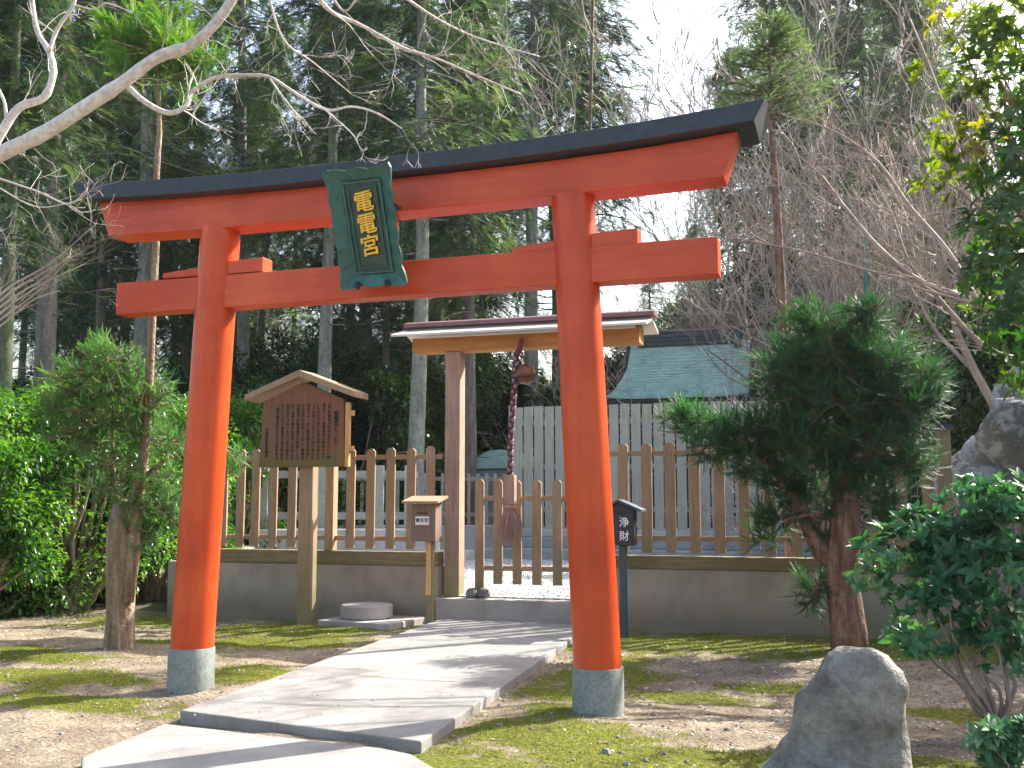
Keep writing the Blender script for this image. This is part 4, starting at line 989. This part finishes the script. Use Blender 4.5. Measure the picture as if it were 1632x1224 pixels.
rl([(1610, 500), (1560, 380), (1530, 250), (1490, 130), (1450, 30)], .035, .01, (10.6, 12), kids=26, kl=.8, kd=3)
rl([(1450, 445), (1380, 430), (1280, 400), (1200, 385), (1140, 372)], .014, .005, (11.3, 12.4), kids=14, kl=.6, kd=3)
b = MB(); q0 = fp(1760, 560, 10.5); b.tube([(q0.x+.5, 10.3, hill(q0.x+.5, 10.3)-.4), (q0.x+.2, 10.4, 1.9), tuple(q0)], [.14, .1, .07], 10); b.build('trunk', M['bark'], br, smooth=True)

# ------------------------------------------------------------------ near conifers
BR = t_brush(46, .17, .03); BRW = t_brush(30, .26, .045)
def clumps(blobs, Y, ydepth, nst, nlet, rootpt):
    P = []; D = []; stems = []
    for (cx_, cy_, rx, ry) in blobs:
        c = fp(cx_, cy_, Y); e = fp(cx_+rx, cy_, Y); t = fp(cx_, cy_-ry, Y); RX = (e-c).length; RZ = (t-c).length; RY = min(RX, ydepth)
        c = c+Vector((0, random.uniform(-.12, .12), 0)); core = c.lerp(Vector(rootpt(c)), .35)
        ns = max(6, int(nst*RX*RZ))
        for k in range(ns):
            d = Vector((random.gauss(0, 1), random.gauss(0, 1), random.gauss(.05, .9))).normalized()
            tip = c+Vector((d.x*RX, d.y*RY, d.z*RZ))*random.uniform(.5, 1.08); e2 = Vector((random.gauss(0, 1)*RX, random.gauss(0, 1)*RY, random.gauss(0, .8)*RZ))*.38; st_ = core.lerp(c, .6)+e2; mid = st_.lerp(tip, .55)+Vector((0, 0, -.05))
            pts = [st_.lerp(mid, .5), mid, mid.lerp(tip, .5), tip]; stems.append([st_]+pts)
            for q in range(nlet):
                u = random.uniform(.15, 1); seg = min(2, int(u*3)); p = pts[seg].lerp(pts[seg+1], u*3-seg); ax_ = (pts[seg+1]-pts[seg]).normalized()
                s = Vector((random.gauss(0, 1), random.gauss(0, 1), random.gauss(0, .6))).normalized()
                P.append(p); D.append(ax_*.8+s*.8+Vector((0, -.1, -.25+.35*u)))
    return np.array(P), np.array(D), stems
# dark conifer, right
dc = thing('conifer_tree', 'dense dark green conifer with a reddish forked trunk right of the torii', 'tree')
Yc = 11.2
b = MB(); T_ = [fp(1357, 1060, Yc), fp(1352, 1000, Yc), fp(1342, 930, Yc), fp(1345, 860, Yc), fp(1350, 780, Yc), fp(1345, 690, Yc), fp(1335, 600, Yc), fp(1330, 510, Yc)]
b.tube(T_, [.20, .172, .165, .16, .125, .08, .05, .02], 18); 
b.tube([fp(1342, 905, Yc), fp(1310, 880, Yc), fp(1292, 845, Yc), fp(1270, 790, Yc), fp(1220, 730, Yc), fp(1130, 690, Yc)], [.11, .1, .085, .06, .04, .02], 12)
b.tube([fp(1350, 830, Yc), fp(1290, 820, Yc-.1), fp(1250, 830, Yc-.2)], [.04, .025, .012], 8)
b.tube([fp(1350, 780, Yc), fp(1390, 720, Yc), fp(1450, 660, Yc)], [.06, .04, .02], 8)
b.tube([fp(1342, 925, Yc), fp(1310, 925, Yc-.1), fp(1290, 950, Yc-.15)], [.025, .016, .008], 6)
blobs = [(1330, 560, 95, 75), (1260, 590, 70, 70), (1400, 580, 90, 75), (1440, 650, 75, 75), (1330, 640, 110, 70), (1240, 680, 75, 45), (1180, 690, 65, 42), (1110, 672, 62, 34), (1075, 655, 32, 20), (1130, 712, 50, 28), (1300, 720, 90, 55), (1380, 720, 85, 60), (1250, 770, 60, 40), (1200, 735, 50, 35), (1320, 790, 60, 35), (1390, 790, 55, 35), (1460, 730, 45, 45), (1240, 820, 45, 30), (1215, 855, 25, 20), (1425, 820, 30, 25), (1300, 850, 18, 15), (1295, 940, 28, 42), (1480, 600, 40, 40), (1380, 500, 50, 30), (1290, 510, 45, 32)]
P, D, ST = clumps(blobs, Yc, .8, 400, 14, lambda c: Vector((fp(1345, 700, Yc).x, Yc, c.z)))
for s_ in ST: b.tube(s_, [.005, .005, .004, .003, .002], 3, False)
b.build('trunk', M['barkr'], dc, smooth=True)
print('conifer branchlets', len(P))
scatter('crown', *BR, P, D, rng.uniform(.11, .22, len(P)), M['dcon'], dc, up=np.array([[0, 0, 1.]]), rnd=np.clip(np.array([nz(p, 2.2, 1) for p in P])*.8+.45, 0, 1))
# left young cedar on old trunk
lc = thing('forked_cedar_tree', 'old pollarded cedar with a stringy trunk and slender leaders left of the torii', 'tree')
Yl = 9.35
b = MB(); b.tube([fp(190, 1052, Yl), fp(190, 1030, Yl), fp(192, 980, Yl), fp(193, 910, Yl), (fp(196, 850, Yl)), fp(198, 800, Yl)], [.19, .155, .14, .15, .165, .12], 20)
b.tube([fp(205, 960, Yl-.06), fp(214, 870, Yl-.05), fp(216, 800, Yl), fp(224, 760, Yl), fp(232, 700, Yl), fp(238, 600, Yl), fp(244, 480, Yl), fp(249, 380, Yl), fp(248, 300, Yl), fp(254, 210, Yl), fp(252, 130, Yl), fp(256, 60, Yl)], [.05, .075, .075, .062, .053, .045, .04, .037, .034, .03, .022, .01], 12)
b.tube([fp(190, 820, Yl), fp(180, 780, Yl), fp(178, 700, Yl), fp(180, 640, Yl)], [.05, .028, .022, .012], 8)
b.tube([fp(222, 765, Yl), fp(262, 735, Yl), fp(330, 700, Yl+.4), fp(380, 720, Yl+.7)], [.03, .022, .016, .01], 7)
blobs = [(200, 740, 50, 35), (225, 690, 45, 42), (120, 690, 40, 35), (250, 640, 30, 45), (230, 850, 28, 30), (165, 600, 80, 60), (120, 620, 65, 45), (205, 610, 55, 50), (150, 660, 60, 35), (210, 670, 40, 35), (180, 560, 45, 30), (90, 650, 35, 25), (170, 770, 40, 22), (205, 790, 45, 28), (260, 760, 35, 30), (250, 800, 40, 30), (270, 700, 35, 30), (150, 710, 35, 25), (270, 830, 25, 20)]
P, D, ST = clumps(blobs, Yl, .6, 300, 12, lambda c: Vector((fp(200, 700, Yl).x, Yl, c.z)))
P2, D2, ST2 = clumps([(372, 722, 24, 24), (385, 745, 16, 18), (356, 735, 16, 18)], Yl+.75, .3, 160, 12, lambda c: c)
for s_ in ST+ST2: b.tube(s_, [.01, .008, .006, .004, .002], 3, False)
P = np.concatenate([P, P2]); D = np.concatenate([D, D2])
b.build('trunk', M['barkt'], lc, smooth=True)
scatter('lower_foliage', *BR, P, D, rng.uniform(.10, .18, len(P)), M['ycedar'], lc, up=np.array([[0, 0, 1.]]))
P, D, ST = clumps([(245, 75, 70, 50), (245, 55, 55, 45), (215, 75, 40, 38), (275, 85, 45, 40), (240, 110, 50, 25), (205, 40, 28, 22), (320, 90, 30, 18), (255, 20, 40, 22), (200, 105, 22, 18), (290, 120, 30, 14)], Yl, .5, 110, 14, lambda c: Vector((fp(254, 100, Yl).x, Yl, c.z)))
b = MB()
for s_ in ST: b.tube(s_, [.01, .008, .006, .004, .002], 3, False)
b.build('top_twigs', M['barkt'], lc)
scatter('top_foliage', *BRW, P, D, rng.uniform(.14, .26, len(P)), M['tuft'], lc, up=np.array([[0, 0, 1.]]))
# slender tree behind the right end of the torii
tt = thing('slender_tree', 'slender dark trunk with an airy feathery crown just right of the torii top', 'tree')
Yt = 14.0
b = MB(); b.tube([fp(1262, 900, Yt), fp(1252, 600, Yt), fp(1246, 480, Yt), fp(1238, 330, Yt), fp(1230, 200, Yt), fp(1226, 100, Yt), fp(1226, 30, Yt)], [.085, .07, .062, .052, .04, .024, .008], 12)
P = []; D = []
for k in range(85):
    t = random.random(); y0 = 35+170*t; c = fp(1227, y0, Yt); a = random.uniform(0, 2*PI); L_ = (.25+.75*t)*random.uniform(.6, 1.1)
    if t > .85: L_ *= .8
    d = Vector((math.cos(a), math.sin(a)*.8, random.uniform(.1, .55))); p = c.copy(); pts = [p.copy()]
    for s in range(6):
        d = (d+Vector((random.gauss(0, .12), random.gauss(0, .12), -.03))).normalized(); p = p+d*L_/6; pts.append(p.copy())
        for q in range(4): P.append(p+Vector((random.gauss(0, .03),)*3)); D.append(d+Vector((random.gauss(0, .6), random.gauss(0, .6), random.gauss(-.1, .4))))
    b.tube(pts, [.014, .012, .01, .008, .006, .004, .002], 4, False)
b.build('trunk', M['barkr'], tt, smooth=True)
scatter('crown', *BR, np.array(P), np.array(D), rng.uniform(.12, .22, len(P)), M['thinleaf'], tt)

# ------------------------------------------------------------------ left hedge of camellias
LF = t_leaf(.45)
h1 = bush_proto('camellia_shrub', 1.2, 1.2, 3.1, 20000, .085, 'hedge', 51, LF, skirt=.02, lobes=60)
h2 = bush_proto('camellia_shrub', 1.2, 1.15, 2.9, 20000, .085, 'hedge', 52, LF, skirt=.02, lobes=60)
random.seed(77)
hs = [(-11.3, 9.6, 1.0, 'glossy camellia at the left edge of the photo, nearest of the hedge'), (-11.0, 11.3, 1.0, 'glossy camellia of the hedge behind the left side of the young cedar'), (-10.7, 12.9, 1.02, 'glossy camellia of the hedge directly behind the forked cedar trunk'), (-10.5, 14.6, 1.05, 'glossy camellia of the hedge between the forked cedar and the left pillar'), (-11.5, 16.0, 1.08, 'glossy camellia of the hedge just behind the left torii pillar'), (-12.4, 12.3, 1.15, 'taller camellia at the back of the hedge on the left'), (-12.2, 14.6, 1.2, 'taller camellia at the back of the hedge near the middle'), (-12.6, 18.0, 1.2, 'tall camellia showing right of the left pillar beside the notice board'), (-13.4, 20.4, 1.3, 'camellia showing above the left end of the picket fence'), (gx(352, 18.2), 18.2, 1.2, 'sunlit camellia just right of the left torii pillar above the pickets'), (gx(405, 20.5), 20.5, 1.3, 'sunlit camellia between the left torii pillar and the notice board')]
for i, (x, y, s, lb) in enumerate(hs):
    place([h1, h2][i % 2], x, y, random.uniform(0, 6), s, lb, 'shrub', 'camellia hedge on the left', z=-.03)

# ------------------------------------------------------------------ right shrub with whorled leaves
def whorl_shrub(name, label, blobs, Y, yd, ntw, size, mat, rootp, cat='shrub', bark='twigb', wn_=8, w=.42, group=None, tilt=.3, rstem=.012):
    root = thing(name, label, cat, group=group); P = []; D = []; b = MB(); tv, tf = t_whorl(wn_, w, tilt)
    for (cx_, cy_, rx, ry) in blobs:
        c = fp(cx_, cy_, Y); RX = (fp(cx_+rx, cy_, Y)-c).length; RZ = (fp(cx_, cy_-ry, Y)-c).length; RY = min(RX, yd)
        b.tube(wob(rootp, c, 6, .25, cx_), [rstem*1.6, rstem*1.3, rstem, rstem*.8, rstem*.7, rstem*.5, rstem*.35], 6, False)
        for k in range(max(4, int(ntw*RX*RZ))):
            d = Vector((random.gauss(0, 1), random.gauss(0, 1), random.gauss(.2, .9))).normalized(); rr = random.random()**.3
            p = c+Vector((d.x*RX, d.y*RY, d.z*RZ))*rr; P.append(p); D.append(d*.7+Vector((0, -.15, .65)))
            if random.random() < .35: b.tube([c.lerp(p, .2), c.lerp(p, .6)+Vector((0, 0, -.03)), p], [.004, .003, .002], 3, False)
    b.build('stem', M[bark], root, smooth=True)
    P = np.array(P); D = np.array(D)+rng.normal(size=(len(D), 3))*.3
    scatter('foliage', tv, tf, P, D, rng.uniform(size*.65, size*1.15, len(P)), M[mat], root, rnd=np.clip(np.array([nz(p, 2, 3) for p in P])*.8+.5, 0, 1))
    return root
Ys = 7.6
rb = fp(1590, 1130, Ys)
whorl_shrub('leafy_shrub', 'spreading shrub with whorled blue green leaves at the right edge', [(1560, 800, 60, 40), (1620, 820, 70, 60), (1480, 850, 60, 45), (1430, 880, 60, 40), (1390, 935, 40, 25), (1540, 880, 70, 50), (1600, 910, 70, 50), (1500, 935, 55, 35), (1460, 965, 35, 22), (1590, 990, 60, 50), (1530, 1000, 30, 20), (1450, 1015, 38, 22), (1475, 1040, 18, 12), (1640, 1060, 40, 40), (1550, 1040, 35, 20)], Ys, .55, 1100, .115, 'pieris', Vector((rb.x, Ys, 0)))
rb2 = gp(1590, 1235); 
whorl_shrub('small_shrub', 'small low shrub with whorled green leaves at the bottom right corner', [(1575, 1175, 28, 26), (1605, 1190, 28, 26), (1625, 1160, 20, 20), (1590, 1215, 30, 18)], rb2.y, .2, 2600, .09, 'pieris', Vector((rb2.x, rb2.y, 0)), rstem=.006)
# leafy tree, upper right
Yq = 7.0; rr_ = fp(1800, 900, Yq)
random.seed(3)
rootp = Vector((rr_.x, Yq, fp(1800, 500, Yq).z))
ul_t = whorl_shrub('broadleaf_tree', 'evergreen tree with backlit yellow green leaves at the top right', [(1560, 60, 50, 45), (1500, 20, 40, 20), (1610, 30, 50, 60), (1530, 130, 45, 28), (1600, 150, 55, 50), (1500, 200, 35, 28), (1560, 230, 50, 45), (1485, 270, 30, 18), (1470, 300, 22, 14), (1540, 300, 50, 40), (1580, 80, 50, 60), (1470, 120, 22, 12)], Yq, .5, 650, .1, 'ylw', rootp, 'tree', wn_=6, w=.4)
P = []; D = []
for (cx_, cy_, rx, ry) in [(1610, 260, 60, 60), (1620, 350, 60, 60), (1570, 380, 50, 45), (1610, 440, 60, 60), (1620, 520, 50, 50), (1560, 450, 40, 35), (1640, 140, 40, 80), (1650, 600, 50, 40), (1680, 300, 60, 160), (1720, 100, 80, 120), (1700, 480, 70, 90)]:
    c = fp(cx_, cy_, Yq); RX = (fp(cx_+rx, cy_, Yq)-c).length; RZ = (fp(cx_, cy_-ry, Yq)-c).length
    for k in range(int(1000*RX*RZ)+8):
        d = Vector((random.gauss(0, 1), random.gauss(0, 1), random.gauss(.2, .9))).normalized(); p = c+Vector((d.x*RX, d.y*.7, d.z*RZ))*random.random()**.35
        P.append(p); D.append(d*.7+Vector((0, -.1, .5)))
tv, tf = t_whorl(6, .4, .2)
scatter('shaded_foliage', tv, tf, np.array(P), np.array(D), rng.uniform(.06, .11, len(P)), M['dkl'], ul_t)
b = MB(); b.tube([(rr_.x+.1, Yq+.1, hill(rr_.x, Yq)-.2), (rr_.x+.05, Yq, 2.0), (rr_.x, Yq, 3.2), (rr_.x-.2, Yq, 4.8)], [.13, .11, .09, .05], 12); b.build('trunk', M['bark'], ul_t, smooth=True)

# trees standing just right of the frame, whose shade reaches into it
random.seed(91)
place(u1, 4.3, 12.9, 1.0, .95, 'evergreen tree just past the right edge beside the rock outcrop', z=hill(4.3, 12.9)-.1)
place(d2, 2.7, 16.8, 2.0, 1.35, 'leafless tree rising behind the rock outcrop at the right edge', group='leafless trees on the hillside', z=hill(2.7, 16.8)-.1)


pl = []
while len(pl) < 260:
    x = random.uniform(-4.7, -2.6); y = random.uniform(6.3, 12.1); t = (y-6.3)/6
    if -4.40-.34*t < x < -2.56-.40*t and random.random() < .25+abs((x+3.6))*.8: pl.append((x, y, .072))
pl = np.array(pl); dd = rng.normal(size=pl.shape); dd[:, 2] *= .12
tag(scatter('fallen_leaves', *t_diamond(.5), pl, dd, rng.uniform(.01, .035, len(pl)), M['litter'], up=np.array([[0, 0, 1.]])), kind='stuff', label='few tiny dry leaves scattered over the paving', cat='leaf litter')

tw = MB()
for k in range(420):
    while True:
        x = random.uniform(-9.5, 2.2); y = random.uniform(4.9, 12.2)
        if not inpath(x, y, .04): break
    a = random.uniform(0, PI); l = random.uniform(.03, .14); z = gz(x, y)+.006
    tw.tube([(x, y, z), (x+math.cos(a)*l*.5, y+math.sin(a)*l*.5, z+.006), (x+math.cos(a+.3)*l, y+math.sin(a+.3)*l, z)], [.0025, .002, .001], 3, False)
tag(tw.build('fallen_twigs', M['twigb']), kind='stuff', label='tiny fallen twigs lying on the dirt and moss', cat='twigs')

hz = MB(); hz.box(-90, 75, -12, 120, -8, 75)
hm = bpy.data.materials.new('thin_air'); hm.use_nodes = True; hn = hm.node_tree; hn.nodes.remove(hn.nodes['Principled BSDF'])
pv = hn.nodes.new('ShaderNodeVolumePrincipled'); pv.inputs['Color'].default_value = (.85, .92, 1, 1); pv.inputs['Density'].default_value = .00035; pv.inputs['Anisotropy'].default_value = .5
hn.links.new(pv.outputs[0], hn.nodes['Material Output'].inputs['Volume'])
tag(hz.build('haze', hm), kind='stuff')

# writing, mouldings and caps become sub-parts of the piece they sit on
def sub(root, kid, host, nearest=False):
    hs_ = [c for c in root.children if c.name.split('.')[0] == host]
    if not hs_: return
    def mid(o): v = [Vector(q) for q in o.bound_box]; return sum(v, Vector())/8
    for c in list(root.children):
        if c.name.split('.')[0] == kid: c.parent = min(hs_, key=lambda h: (mid(h)-mid(c)).length)
sub(plq, 'character', 'panel'); sub(plq, 'character_edge', 'panel'); sub(plq, 'moulding', 'frame')
sub(nb, 'writing', 'panel'); sub(cb, 'writing', 'label_plate'); sub(cb, 'slot', 'box'); sub(db, 'writing', 'box'); sub(db, 'slot', 'box'); sub(db, 'latch', 'box')
sub(hd, 'rafter_cap', 'rafter'); sub(hd, 'ridge_band', 'ridge_box'); sub(bl, 'band', 'bell_body'); sub(bl, 'slot', 'bell_body')
sub(tor, 'base_sleeve', 'pillar'); sub(tor, 'dowel_plug', 'pillar')
